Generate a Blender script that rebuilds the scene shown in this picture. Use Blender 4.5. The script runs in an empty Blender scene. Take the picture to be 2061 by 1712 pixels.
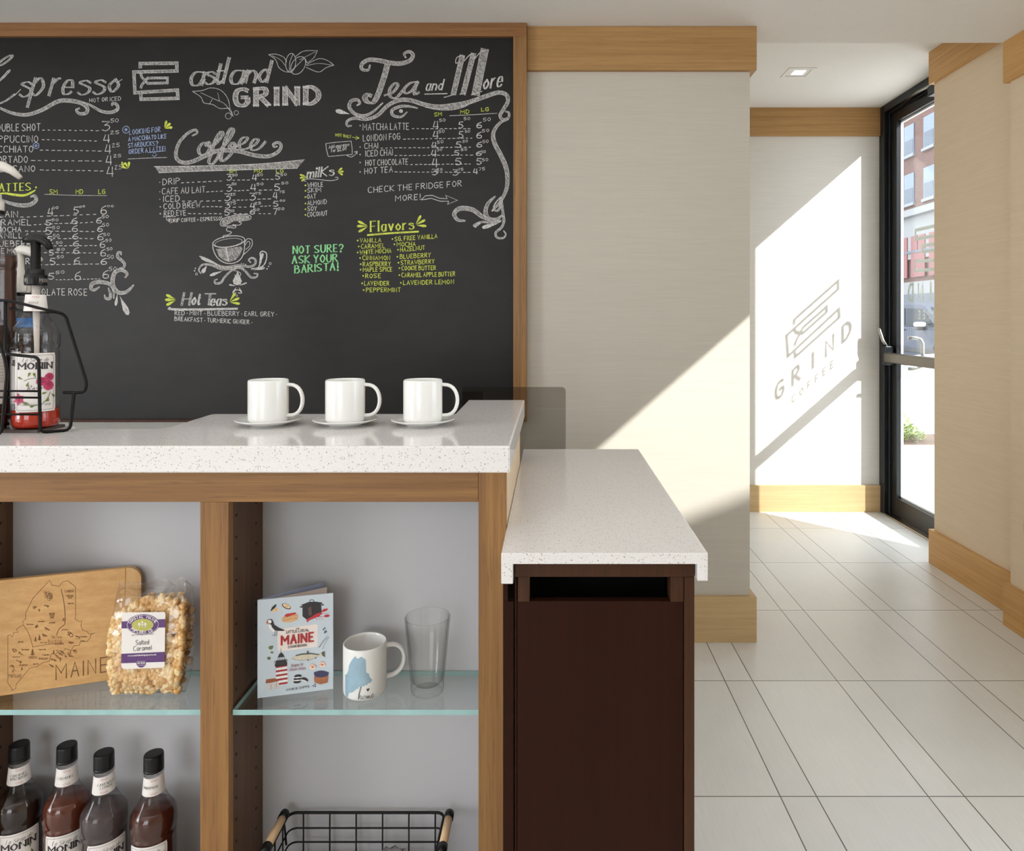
import bpy, bmesh, math, random
from mathutils import Vector, Matrix, noise as mnoise
from mathutils.geometry import tessellate_polygon

random.seed(7)
PI = math.pi
scene = bpy.context.scene
col = scene.collection

# ------------------------------------------------------------------ camera
F, CX, CY, H = 1401.0, 1109.0, 640.0, 1.313      # focal length and principal point in pixels, eye height in metres
cam_d = bpy.data.cameras.new('camera')
cam = bpy.data.objects.new('camera', cam_d)
col.objects.link(cam)
cam.location = (0, 0, H)
cam.rotation_euler = (PI / 2, 0, 0)
cam_d.sensor_fit = 'HORIZONTAL'
cam_d.sensor_width = 36.0
cam_d.lens = F / 2061.0 * 36.0
cam_d.shift_x = -(CX - 1030.5) / 2061.0
cam_d.shift_y = (CY - 856.0) / 2061.0
cam_d.clip_start = 0.05
cam_d.clip_end = 200
scene.camera = cam

# ------------------------------------------------------------------ view transform, sky, sun, window light
scene.view_settings.view_transform = 'Standard'
scene.view_settings.look = 'None'
scene.view_settings.gamma = 1.0
scene.view_settings.use_curve_mapping = False
scene.view_settings.exposure = 0.0
scene.cycles.max_bounces = 12
scene.cycles.diffuse_bounces = 6
scene.cycles.transparent_max_bounces = 32
scene.cycles.sample_clamp_indirect = 6.0
scene.cycles.blur_glossy = 0.5

world = bpy.data.worlds.new('sky')
scene.world = world
world.use_nodes = True
wn = world.node_tree
bg = wn.nodes['Background']
bg.inputs['Color'].default_value = (0.86, 0.93, 1.0, 1)
bg.inputs['Strength'].default_value = 4.8

SUN_DIR = Vector((-0.97, 1.0, -0.85)).normalized()   # the way the sunlight travels
sun_d = bpy.data.lights.new('sun', 'SUN')
sun = bpy.data.objects.new('sun', sun_d)
col.objects.link(sun)
sun.location = (8, -6, 9)
sun.rotation_euler = SUN_DIR.to_track_quat('-Z', 'Y').to_euler()
sun_d.energy = 8.5
sun_d.color = (1.0, 0.98, 0.945)
sun_d.angle = math.radians(0.53)

def area(name, loc, direction, sx, sy, power, color=(1, 1, 1)):
    d = bpy.data.lights.new(name, 'AREA')
    d.shape = 'RECTANGLE'
    d.size, d.size_y = sx, sy
    d.energy = power
    d.color = color
    o = bpy.data.objects.new(name, d)
    col.objects.link(o)
    o.location = loc
    o.rotation_euler = Vector(direction).to_track_quat('-Z', 'Z').to_euler()
    return o

area('left_window_daylight', (-4.40, -1.30, 1.50), (1, 0, 0), 1.3, 1.3, 50, (1.0, 0.985, 0.97))
area('front_window_daylight', (-1.9, -4.30, 1.45), (0, 1, 0), 2.2, 1.9, 10, (0.98, 0.99, 1.0))
area('ceiling_fill', (-0.9, 0.6, 2.47), (0, 0, -1), 2.6, 1.6, 15, (1.0, 0.98, 0.96))  # added soft overhead fill that brightens the bar top
for nm, loc, sx, sy in (('door_sky_portal', (2.36, 4.17, 1.36), 0.80, 2.46), ('window_sky_portal', (2.13, 1.01, 1.42), 1.36, 2.06)):
    area(nm, loc, (-1, 0, 0), sx, sy, 1.0).data.cycles.is_portal = True

# ------------------------------------------------------------------ helpers
def lin(c):
    c = c / 255.0
    return c / 12.92 if c <= 0.04045 else ((c + 0.055) / 1.055) ** 2.4

def C(r, g, b):
    return (lin(r), lin(g), lin(b), 1.0)

def P(px, py, Y):
    """point of the place seen at pixel (px, py) at distance Y from the camera plane"""
    return Vector(((px - CX) / F * Y, Y, H - (py - CY) / F * Y))

class MB:
    """collects shapes in world coordinates and links them as one mesh object"""
    def __init__(self):
        self.v, self.f, self.m, self.s = [], [], [], []

    def add(self, verts, faces, mi=0, smooth=False):
        o = len(self.v)
        self.v.extend([Vector(p) for p in verts])
        for f in faces:
            self.f.append([o + i for i in f])
            self.m.append(mi)
            self.s.append(smooth)
        return self

    def box(self, x0, x1, y0, y1, z0, z1, mi=0):
        v = [(x, y, z) for x in (x0, x1) for y in (y0, y1) for z in (z0, z1)]
        f = [(0, 1, 3, 2), (4, 6, 7, 5), (0, 4, 5, 1), (2, 3, 7, 6), (0, 2, 6, 4), (1, 5, 7, 3)]
        return self.add(v, f, mi)

    def obox(self, c, ax, ay, az, mi=0):
        """box from centre and three half-extent vectors"""
        c, ax, ay, az = Vector(c), Vector(ax), Vector(ay), Vector(az)
        v = [c + ax * i + ay * j + az * k for i in (-1, 1) for j in (-1, 1) for k in (-1, 1)]
        f = [(0, 1, 3, 2), (4, 6, 7, 5), (0, 4, 5, 1), (2, 3, 7, 6), (0, 2, 6, 4), (1, 5, 7, 3)]
        return self.add(v, f, mi)

    def prism(self, poly, d, mi=0):
        """closed polygon (3D points in a plane) swept by the vector d"""
        n = len(poly)
        p = [Vector(q) for q in poly]
        d = Vector(d)
        v = p + [q + d for q in p]
        f = [(i, (i + 1) % n, n + (i + 1) % n, n + i) for i in range(n)]
        tri = tessellate_polygon([p])
        f += [tuple(t) for t in tri] + [tuple(n + i for i in reversed(t)) for t in tri]
        return self.add(v, f, mi)

    def lathe(self, prof, c=(0, 0, 0), seg=48, mi=0, smooth=True, rx=1.0, ry=1.0, wob=None):
        c = Vector(c)
        v, f, st = [], [], []
        for (r, z) in prof:
            st.append(len(v))
            if r < 1e-6:
                v.append(c + Vector((0, 0, z)))
                continue
            for k in range(seg):
                a = 2 * PI * k / seg
                w = wob(a, z) if wob else 1.0
                v.append(c + Vector((r * rx * w * math.cos(a), r * ry * w * math.sin(a), z)))
        for i in range(len(prof) - 1):
            p0, p1 = prof[i][0] < 1e-6, prof[i + 1][0] < 1e-6
            for k in range(seg):
                k2 = (k + 1) % seg
                if p0 and p1:
                    continue
                if p0:
                    f.append((st[i], st[i + 1] + k2, st[i + 1] + k))
                elif p1:
                    f.append((st[i] + k, st[i] + k2, st[i + 1]))
                else:
                    f.append((st[i] + k, st[i] + k2, st[i + 1] + k2, st[i + 1] + k))
        if prof[0][0] > 1e-6:
            f.append(tuple(reversed(range(st[0], st[0] + seg))))
        if prof[-1][0] > 1e-6:
            f.append(tuple(st[-1] + k for k in range(seg)))
        return self.add(v, f, mi, smooth)

    def tube(self, pts, r, seg=8, mi=0, closed=False, flat=1.0, up=None, smooth=True):
        pts = [Vector(p) for p in pts]
        n = len(pts)
        v, f = [], []
        prev = None
        for i, p in enumerate(pts):
            if closed:
                t = (pts[(i + 1) % n] - pts[i - 1])
            else:
                t = pts[min(i + 1, n - 1)] - pts[max(i - 1, 0)]
            t.normalize()
            if up is not None:
                a = Vector(up)
                a = (a - t * a.dot(t)).normalized()
            elif prev is None:
                a = t.orthogonal().normalized()
            else:
                a = (prev - t * prev.dot(t))
                a = a.normalized() if a.length > 1e-6 else t.orthogonal().normalized()
            prev = a
            b = t.cross(a)
            rr = r[i] if isinstance(r, (list, tuple)) else r
            for k in range(seg):
                q = 2 * PI * k / seg
                v.append(p + a * (rr * math.cos(q)) + b * (rr * flat * math.sin(q)))
        m = n if closed else n - 1
        for i in range(m):
            j = (i + 1) % n
            for k in range(seg):
                k2 = (k + 1) % seg
                f.append((i * seg + k, i * seg + k2, j * seg + k2, j * seg + k))
        if not closed:
            f.append(tuple(reversed(range(seg))))
            f.append(tuple((n - 1) * seg + k for k in range(seg)))
        return self.add(v, f, mi, smooth)

    def blob(self, c, r, sub=1, amp=0.25, freq=1.0, sc=(1, 1, 1), mi=0):
        bm = bmesh.new()
        bmesh.ops.create_icosphere(bm, subdivisions=sub, radius=1.0)
        off = Vector((random.random() * 50, random.random() * 50, random.random() * 50))
        c = Vector(c)
        vs = []
        for q in bm.verts:
            k = 1 + amp * mnoise.noise(q.co * freq + off)
            vs.append(c + Vector((q.co.x * r * k * sc[0], q.co.y * r * k * sc[1], q.co.z * r * k * sc[2])))
        fs = [[w.index for w in fc.verts] for fc in bm.faces]
        bm.free()
        return self.add(vs, fs, mi, True)

    def build(self, name, mats, parent=None, org=None, bevel=0.0, seg=2):
        me = bpy.data.meshes.new(name)
        base = Vector((0, 0, 0))
        if parent is not None:
            q = parent
            while q is not None:
                base = base + q.location
                q = q.parent
        loc = Vector((0, 0, 0))
        if parent is None:
            if org is None:
                xs = [p.x for p in self.v]; ys = [p.y for p in self.v]; zs = [p.z for p in self.v]
                org = ((min(xs) + max(xs)) / 2, (min(ys) + max(ys)) / 2, min(zs))
            loc = Vector(org)
            base = loc
        me.from_pydata([tuple(p - base) for p in self.v], [], self.f)
        if not isinstance(mats, (list, tuple)):
            mats = [mats]
        for m in mats:
            me.materials.append(m)
        for p, mi, s in zip(me.polygons, self.m, self.s):
            p.material_index = mi
            p.use_smooth = s
        me.validate()
        bm = bmesh.new()
        bm.from_mesh(me)
        bmesh.ops.recalc_face_normals(bm, faces=bm.faces)
        bm.to_mesh(me)
        bm.free()
        o = bpy.data.objects.new(name, me)
        col.objects.link(o)
        if parent is not None:
            o.parent = parent
        else:
            o.location = loc
        if bevel > 0:
            b = o.modifiers.new('edge', 'BEVEL')
            b.width = bevel
            b.segments = seg
            b.limit_method = 'ANGLE'
            b.angle_limit = math.radians(40)
            b.harden_normals = False
        return o

def thing(name, loc, label, cat, group=None, kind=None):
    o = bpy.data.objects.new(name, None)
    col.objects.link(o)
    o.location = loc
    o.empty_display_size = 0.05
    return tag(o, label, cat, group, kind)

def tag(o, label=None, cat=None, group=None, kind=None):
    if label: o['label'] = label
    if cat: o['category'] = cat
    if group: o['group'] = group
    if kind: o['kind'] = kind
    return o

def struct(o, label=None, cat=None):
    o['kind'] = 'structure'
    return tag(o, label, cat)

def copy_thing(o, loc, label):
    r = o.copy()
    col.objects.link(r)
    r.location = loc
    r['label'] = label
    for ch in list(o.children):
        c = ch.copy()
        col.objects.link(c)
        c.parent = r
        for g in list(ch.children):
            d = g.copy()
            col.objects.link(d)
            d.parent = c
    return r

# ------------------------------------------------------------------ 2D drawing (strokes and fills, later laid on a surface)
def catmull(pts, n=6, closed=False):
    if len(pts) < 3:
        return [tuple(p) for p in pts]
    out = []
    m = len(pts)
    rng = range(m) if closed else range(m - 1)
    for i in rng:
        p1, p2 = pts[i], pts[(i + 1) % m]
        p0 = pts[i - 1] if (closed or i > 0) else (2 * p1[0] - p2[0], 2 * p1[1] - p2[1])
        p3 = pts[(i + 2) % m] if (closed or i + 2 < m) else (2 * p2[0] - p1[0], 2 * p2[1] - p1[1])
        for k in range(n):
            t = k / n
            q = []
            for a in (0, 1):
                q.append(0.5 * (2 * p1[a] + (p2[a] - p0[a]) * t + (2 * p0[a] - 5 * p1[a] + 4 * p2[a] - p3[a]) * t * t
                                + (3 * p1[a] - p0[a] - 3 * p2[a] + p3[a]) * t ** 3))
            out.append(tuple(q))
    out.append(tuple(pts[0] if closed else pts[-1]))
    return out

class Flat:
    """a drawing: 2D polygons, each with a layer number"""
    def __init__(self):
        self.p = []
        self.layer = 0
        self.hatch = None

    def ribbon(self, pts, w, cal=None, prof=None, edges=0.0):
        pts = [pts[0]] + [q for p, q in zip(pts, pts[1:]) if abs(p[0] - q[0]) + abs(p[1] - q[1]) > w * .02]
        n = len(pts)
        if n < 2:
            return self
        L, R = [], []
        for i in range(n):
            a, b = pts[max(i - 1, 0)], pts[min(i + 1, n - 1)]
            dx, dy = b[0] - a[0], b[1] - a[1]
            if 0 < i < n - 1:
                l1 = math.hypot(pts[i][0] - a[0], pts[i][1] - a[1]) or 1e-9
                l2 = math.hypot(b[0] - pts[i][0], b[1] - pts[i][1]) or 1e-9
                ux, uy = (pts[i][0] - a[0]) / l1 + (b[0] - pts[i][0]) / l2, (pts[i][1] - a[1]) / l1 + (b[1] - pts[i][1]) / l2
                if math.hypot(ux, uy) > .05:
                    dx, dy = ux, uy
            l = math.hypot(dx, dy) or 1e-9
            k = w
            if cal is not None:
                k *= cal + (1 - cal) * max(0.0, abs(dy) / l) ** 1.3
            if prof is not None:
                k *= prof(i / (n - 1))
            mit = 1.0
            if 0 < i < n - 1:
                e1 = (pts[i][0] - a[0], pts[i][1] - a[1]); e2 = (b[0] - pts[i][0], b[1] - pts[i][1])
                l1 = math.hypot(*e1) or 1e-9; l2 = math.hypot(*e2) or 1e-9
                c = (e1[0] * e2[0] + e1[1] * e2[1]) / (l1 * l2)
                mit = min(1.5, 1 / max(0.35, math.sqrt(max(0.0, (1 + c) / 2))))
            nx, ny = -dy / l * k * mit / 2, dx / l * k * mit / 2
            if n == 2 or i in (0, n - 1):
                s = -0.3 if i == 0 else 0.3
                ex, ey = dx / l * k * s, dy / l * k * s
            else:
                ex = ey = 0
            L.append((pts[i][0] + nx + ex, pts[i][1] + ny + ey))
            R.append((pts[i][0] - nx + ex, pts[i][1] - ny + ey))
        dst = self.hatch if (edges > 0 and self.hatch is not None) else self
        for i in range(n - 1):
            dst.p.append(([L[i], L[i + 1], R[i + 1], R[i]], dst.layer))
        dst.layer += 1
        if edges > 0:
            self.ribbon(L, edges); self.ribbon(R, edges)
        return self

    def stroke(self, pts, w, smooth=True, cal=None, prof=None, edges=0.0, closed=False):
        if smooth:
            pts = catmull(pts, 6, closed)
        elif closed:
            pts = list(pts) + [pts[0]]
        return self.ribbon(pts, w, cal, prof, edges)

    def fill(self, pts):
        t = tessellate_polygon([[Vector((p[0], p[1], 0)) for p in pts]])
        for a in t:
            self.p.append(([pts[i] for i in a], self.layer))
        self.layer += 1
        return self

    def spans(self, pts, dy, dx):
        """polygon filled by small cells, so that it can follow a curved surface"""
        y0 = min(p[1] for p in pts); y1 = max(p[1] for p in pts)
        n = len(pts)
        y = y0
        while y < y1 - 1e-9:
            yb = min(y + dy, y1)
            ym = (y + yb) / 2
            xs = []
            for i in range(n):
                a, b = pts[i], pts[(i + 1) % n]
                if (a[1] <= ym) != (b[1] <= ym):
                    xs.append(a[0] + (ym - a[1]) / (b[1] - a[1]) * (b[0] - a[0]))
            xs.sort()
            for i in range(0, len(xs) - 1, 2):
                m = max(1, int(math.ceil((xs[i + 1] - xs[i]) / dx)))
                for k in range(m):
                    xa = xs[i] + (xs[i + 1] - xs[i]) * k / m
                    xb = xs[i] + (xs[i + 1] - xs[i]) * (k + 1) / m
                    self.p.append(([(xa, y), (xb, y), (xb, yb), (xa, yb)], self.layer))
            y = yb
        self.layer += 1
        return self

    def ellipse(self, x, y, rx, ry, rot=0, w=None, n=24):
        c, s = math.cos(rot), math.sin(rot)
        pts = [(x + rx * math.cos(t) * c - ry * math.sin(t) * s, y + rx * math.cos(t) * s + ry * math.sin(t) * c)
               for t in [2 * PI * k / n for k in range(n)]]
        if w:
            return self.ribbon(pts + pts[:1], w)
        return self.fill(pts)

    def petal(self, x, y, ang, ln, wd):
        """drop-shaped leaf from its tip at x, y; the angle counts clockwise from the right"""
        a = math.radians(ang)
        c, s = math.cos(a), math.sin(a)
        q = [(0.08, 0), (.35, .14), (.7, .34), (.92, .26), (1, 0), (.92, -.26), (.7, -.34), (.35, -.14)]
        return self.fill([(x + ln * u * c - wd * v * s, y + ln * u * s + wd * v * c) for u, v in q])

    def text(self, s, x0, y0, x1=None, y1=None, cap=10, w=1.6, slant=0.0, jit=0.0, cal=None, edges=0.0, serif=0.0, gap=2.4):
        pen = 0.0
        items = []
        for ch in s:
            if ch == ' ':
                pen += 3.6
                continue
            g = GLYPH.get(ch) or GLYPH['.']
            items.append((pen, g[1]))
            pen += g[0] + gap
        pen -= gap
        y1 = y0 if y1 is None else y1
        sx = cap / 10.0 if x1 is None else (x1 - x0) / max(pen, .01)
        sy = cap / 10.0
        x1 = x0 + pen * sx if x1 is None else x1
        for off, strokes in items:
            jx, jy = random.uniform(-jit, jit), random.uniform(-jit, jit)
            for sm, pts in strokes:
                q = []
                for (gx, gy) in pts:
                    X = x0 + (off + gx) * sx + gy * sy * slant + jx
                    Yb = y0 + (y1 - y0) * ((X - x0) / max(x1 - x0, 1e-6))
                    q.append((X, Yb - gy * sy + jy))
                if len(q) == 1:
                    self.ellipse(q[0][0], q[0][1], w * .75, w * .75, n=8)
                    continue
                if cal is not None and not sm and len(q) > 2:
                    for a, b in zip(q, q[1:]):
                        self.ribbon([a, b], w, cal, None, edges)
                else:
                    self.ribbon(catmull(q, 5) if sm else q, w, cal, None, edges)
                if serif > 0:
                    for k in (0, -1):
                        e = pts[k]
                        nb = pts[1] if k == 0 else pts[-2]
                        if e[1] in (0, 10) and abs(nb[1] - e[1]) > 1.5 and not sm:
                            self.ribbon([(q[k][0] - serif, q[k][1]), (q[k][0] + serif, q[k][1])], w * .42)
        return self

    def lay(self, fn, lift0=0.0004, step=0.000004, mb=None, mi=0, qstep=0.0):
        mb = mb or MB()
        for j, (poly, ly) in enumerate(self.p):
            mb.add([fn(x, y, lift0 + step * (ly % 40) + qstep * (j % 31)) for x, y in poly], [tuple(range(len(poly)))], mi)
        return mb

def _g(s):
    tr = {**{c: i for i, c in enumerate('0123456789abcdef')}, 'z': -1, 'y': -2, 'x': -3, 'w': -4}
    out, wd = [], 0
    for st in s.split(';'):
        sm = st.startswith('~')
        pts = [(tr[p[0]], tr[p[1]]) for p in st.lstrip('~').split()]
        wd = max([wd] + [p[0] for p in pts])
        out.append((sm, pts))
    return (wd, out)

GLYPH = {k: _g(v) for k, v in {
    'A': '00 3a 60;14 54', 'B': '00 0a;~0a 3a 58 36 05;~05 46 63 40 00', 'C': '~69 4a 19 05 11 40 61',
    'D': '00 0a;~0a 3a 67 63 30 00', 'E': '5a 0a 00 50;05 45', 'F': '5a 0a 00;05 45', 'G': '~69 4a 19 05 11 40 62 64;65 35',
    'H': '00 0a;60 6a;05 65', 'I': '00 0a', 'J': '~4a 43 30 10 02', 'K': '00 0a;6a 05 60', 'L': '0a 00 50',
    'M': '00 0a 44 8a 80', 'N': '00 0a 60 6a', 'O': '~3a 18 05 12 30 52 65 58 3a', 'P': '00 0a;~0a 4a 68 46 05',
    'Q': '~3a 18 05 12 30 52 65 58 3a;42 6z', 'R': '00 0a;~0a 4a 58 46 05;25 60', 'S': '~69 3a 08 16 44 62 30 01',
    'T': '0a 6a;3a 30', 'U': '~0a 03 20 40 63 6a', 'V': '0a 30 6a', 'W': '0a 20 47 60 8a', 'X': '0a 60;6a 00',
    'Y': '0a 35 6a;35 30', 'Z': '0a 6a 00 60',
    '0': '~3a 18 05 12 30 52 65 58 3a', '1': '18 2a 20', '2': '~08 2a 59 47 00;00 60', '3': '0a 6a 26;~26 56 63 30 01',
    '4': '2a 03 63;5a 50', '5': '6a 1a 06;~06 36 63 30 01', '6': '~5a 17 02 20 51 54 25 03', '7': '0a 6a 20', '8': '~35 08 3a 68 35 02 30 62 35',
    '9': '~66 35 07 3a 68 65 30', '.': '00', '•': '04', '!': '1a 13;10', '?': '~08 2a 58 45 23;20', '$': '~69 3a 08 62 30 01;3b 3z',
    '+': '04 44;22 26', '(': '~2c 07 03 2y', ')': '~0c 27 23 0y', '-': '05 35', '*': '05 45;~23 27;~03 47', "'": '0a 07', ',': '01 0z', '&': '60 18 3a 48 12 20 54',
    'a': '~46 16 03 10 30 43;46 40', 'b': '0a 00;~04 26 43 20 01', 'c': '~45 26 03 20 41', 'd': '4a 40;~44 26 03 20 42',
    'e': '03 43;~43 36 16 03 10 30 41', 'f': '~4a 2a 17 10;06 36', 'g': '46 4y;~4y 2w 0x;~44 26 03 20 42', 'h': '0a 00;~04 26 44 40',
    'i': '06 00;09', 'j': '26 2y 0w;29', 'k': '0a 00;46 03 40', 'l': '0a 00', 'm': '06 00;~04 26 34 30;~34 56 64 60',
    'n': '06 00;~04 26 44 40', 'o': '~26 03 20 43 26', 'p': '06 0w;~04 26 43 20 01', 'q': '46 4w;~44 26 03 20 42', 'r': '06 00;~04 26 36',
    's': '~45 26 05 43 41 20 01', 't': '19 12;~12 20 31;06 36', 'u': '~06 02 20 42;46 40', 'v': '06 20 46', 'w': '06 10 35 50 66',
    'x': '06 40;46 00', 'y': '06 20;46 0w', 'z': '06 46 00 40',
}.items()}

def plane_map(p0, n):
    """lays a drawing given in photograph pixels on the plane through p0 with normal n"""
    p0, n = Vector(p0), Vector(n).normalized()
    if n.y > 0:
        n = -n
    eye = Vector((0, 0, H))
    def fn(px, py, lift):
        d = Vector(((px - CX) / F, 1.0, -(py - CY) / F))
        t = n.dot(p0 - eye) / n.dot(d)
        return eye + d * t + n * lift
    return fn

def cyl_map(cx, cy, r):
    """the same for an upright cylinder"""
    def fn(px, py, lift):
        dx = (px - CX) / F
        # ray (dx t, t): (dx t - cx)^2 + (t - cy)^2 = r^2
        a = dx * dx + 1; b = -2 * (dx * cx + cy); c = cx * cx + cy * cy - r * r
        disc = max(b * b - 4 * a * c, 0.0)
        t = (-b - math.sqrt(disc)) / (2 * a)
        x, y, z = dx * t, t, H - (py - CY) / F * t
        nx, ny = (x - cx) / r, (y - cy) / r
        return Vector((x + nx * lift, y + ny * lift, z))
    return fn

# ------------------------------------------------------------------ materials
class NT:
    def __init__(self, name):
        self.mat = bpy.data.materials.new(name)
        self.mat.use_nodes = True
        self.t = self.mat.node_tree
        self.t.nodes.clear()
        self.out = self.n('ShaderNodeOutputMaterial')

    def n(self, typ, **kw):
        nd = self.t.nodes.new(typ)
        for k, v in kw.items():
            if k.startswith('_'):
                setattr(nd, k[1:], v)
            else:
                nd.inputs[k.replace('0', ' ') if k not in nd.inputs else k].default_value = v
        return nd

    def l(self, a, b):
        self.t.links.new(a, b)

    def math(self, op, a, b=None, c=None):
        nd = self.t.nodes.new('ShaderNodeMath')
        nd.operation = op
        for i, x in enumerate((a, b, c)):
            if x is None:
                continue
            if isinstance(x, (int, float)):
                nd.inputs[i].default_value = x
            else:
                self.l(x, nd.inputs[i])
        return nd.outputs[0]

    def mix(self, fac, a, b):
        nd = self.t.nodes.new('ShaderNodeMix')
        nd.data_type = 'RGBA'
        for sock, x in ((nd.inputs[0], fac), (nd.inputs[6], a), (nd.inputs[7], b)):
            if isinstance(x, (int, float)):
                sock.default_value = x
            elif isinstance(x, tuple):
                sock.default_value = x
            else:
                self.l(x, sock)
        return nd.outputs[2]

    def coords(self, scale=(1, 1, 1), world=False):
        m = self.t.nodes.new('ShaderNodeMapping')
        m.inputs['Scale'].default_value = scale
        if world:
            g = self.t.nodes.new('ShaderNodeNewGeometry')
            self.l(g.outputs['Position'], m.inputs['Vector'])
        else:
            g = self.t.nodes.new('ShaderNodeTexCoord')
            self.l(g.outputs['Object'], m.inputs['Vector'])
        return m.outputs[0]

    def noise(self, vec, scale=1.0, detail=4.0, rough=0.55):
        nd = self.t.nodes.new('ShaderNodeTexNoise')
        nd.inputs['Scale'].default_value = scale
        nd.inputs['Detail'].default_value = detail
        nd.inputs['Roughness'].default_value = rough
        self.l(vec, nd.inputs['Vector'])
        return nd.outputs[0]

    def ramp(self, fac, stops):
        nd = self.t.nodes.new('ShaderNodeValToRGB')
        e = nd.color_ramp.elements
        while len(e) < len(stops):
            e.new(0.5)
        for el, (p, c) in zip(e, stops):
            el.position = p
            el.color = c
        self.l(fac, nd.inputs[0])
        return nd.outputs[0]

    def principled(self, base, rough=0.5, metal=0.0, spec=0.5, bump=None, bs=0.2, bd=0.002, **kw):
        p = self.t.nodes.new('ShaderNodeBsdfPrincipled')
        if isinstance(base, tuple):
            p.inputs['Base Color'].default_value = base
        else:
            self.l(base, p.inputs['Base Color'])
        if isinstance(rough, (int, float)):
            p.inputs['Roughness'].default_value = rough
        else:
            self.l(rough, p.inputs['Roughness'])
        p.inputs['Metallic'].default_value = metal
        p.inputs['Specular IOR Level'].default_value = spec
        for k, v in kw.items():
            p.inputs[k.replace('_', ' ')].default_value = v
        if bump is not None:
            b = self.t.nodes.new('ShaderNodeBump')
            b.inputs['Strength'].default_value = bs
            b.inputs['Distance'].default_value = bd
            self.l(bump, b.inputs['Height'])
            self.l(b.outputs[0], p.inputs['Normal'])
        self.l(p.outputs[0], self.out.inputs[0])
        return self.mat

def plain(name, c, rough=0.5, metal=0.0, spec=0.5, var=0.06, scale=30.0, **kw):
    """an even coloured material with a faint procedural mottling"""
    t = NT(name)
    v = t.noise(t.coords((1, 1, 1)), scale, 3)
    k = tuple(max(0, x * (1 - var)) for x in c[:3]) + (1,)
    k2 = tuple(min(1, x * (1 + var)) for x in c[:3]) + (1,)
    return t.principled(t.ramp(v, [(0.3, k), (0.7, k2)]), rough, metal, spec, **kw)

def wood(name, c1, c2, axis='x', rough=0.45, pores=0.35, scale=1.0, spec=0.4):
    t = NT(name)
    sc = {'x': (1.6, 70, 70), 'y': (70, 1.6, 70), 'z': (70, 70, 1.6)}[axis]
    fine = {'x': (9, 420, 420), 'y': (420, 9, 420), 'z': (420, 420, 9)}[axis]
    sc = tuple(s * scale for s in sc)
    v1 = t.noise(t.coords(sc, True), 1.0, 7, 0.62)
    v2 = t.noise(t.coords(fine, True), 1.0, 2, 0.5)
    base = t.ramp(v1, [(0.28, c1), (0.72, c2)])
    dark = tuple(x * 0.55 for x in c1[:3]) + (1,)
    f = t.math('MULTIPLY', t.math('GREATER_THAN', v2, 0.60), pores)
    return t.principled(t.mix(f, base, dark), rough, 0, spec, bump=v2, bs=0.06, bd=0.001)

def clear(name, tint=(1, 1, 1, 1), ior=1.45, rough=0.0, gain=1.0, edge=None):
    """thin clear sheet or shell: passes light straight and mirrors by Fresnel"""
    t = NT(name)
    tr = t.n('ShaderNodeBsdfTransparent')
    tr.inputs[0].default_value = tint
    if edge:
        lw = t.n('ShaderNodeLayerWeight')
        lw.inputs['Blend'].default_value = .5
        t.l(t.mix(t.math('POWER', lw.outputs['Facing'], 3.6), tint, edge), tr.inputs[0])
    gl = t.n('ShaderNodeBsdfGlossy')
    gl.inputs['Roughness'].default_value = rough
    fr = t.n('ShaderNodeFresnel')
    fr.inputs['IOR'].default_value = ior
    # keep the outside view of the Fresnel curve on both faces of the shell
    geo = t.n('ShaderNodeNewGeometry')
    i2 = t.math('ADD', t.math('MULTIPLY', geo.outputs['Backfacing'], 1.0 / ior - ior), ior)
    t.l(i2, fr.inputs['IOR'])
    mx = t.n('ShaderNodeMixShader')
    t.l(t.math('MINIMUM', t.math('MULTIPLY', fr.outputs[0], gain), 1.0), mx.inputs[0])
    t.l(tr.outputs[0], mx.inputs[1])
    t.l(gl.outputs[0], mx.inputs[2])
    t.l(mx.outputs[0], t.out.inputs[0])
    return t.mat

def quartz(name, base):
    t = NT(name)
    v = t.coords((1, 1, 1), True)
    cur = t.mix(t.math('MULTIPLY', t.noise(v, 60, 4), 0.35), base, tuple(x * 0.86 for x in base[:3]) + (1,))
    for sc, th, keep, colr in ((380, 0.24, 0.54, C(168, 160, 152)), (270, 0.22, 0.66, C(146, 132, 118)), (200, 0.17, 0.72, C(122, 108, 96)), (500, 0.2, .6, C(240, 238, 234))):
        w = t.n('ShaderNodeTexVoronoi')
        w.inputs['Scale'].default_value = sc
        t.l(v, w.inputs['Vector'])
        sep = t.n('ShaderNodeSeparateColor')
        t.l(w.outputs['Color'], sep.inputs[0])
        m = t.math('MULTIPLY', t.math('LESS_THAN', w.outputs['Distance'], t.math('MULTIPLY', sep.outputs[1], th * 1.7)), t.math('GREATER_THAN', sep.outputs[0], keep))
        cur = t.mix(t.math('MULTIPLY', m, 0.60), cur, colr)
    return t.principled(cur, 0.12, 0, 0.5)

def linen(name, base):
    t = NT(name)
    a = t.noise(t.coords((7, 7, 420), True), 1, 3)
    b = t.noise(t.coords((2.2, 2.2, 60), True), 1, 3)
    s = t.math('ADD', t.math('MULTIPLY', a, 0.7), t.math('MULTIPLY', b, 0.3))
    lo = tuple(x * 0.92 for x in base[:3]) + (1,)
    hi = tuple(min(1, x * 1.04) for x in base[:3]) + (1,)
    return t.principled(t.ramp(s, [(0.3, lo), (0.7, hi)]), 0.75, 0, 0.25, bump=s, bs=0.06, bd=0.001)

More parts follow.
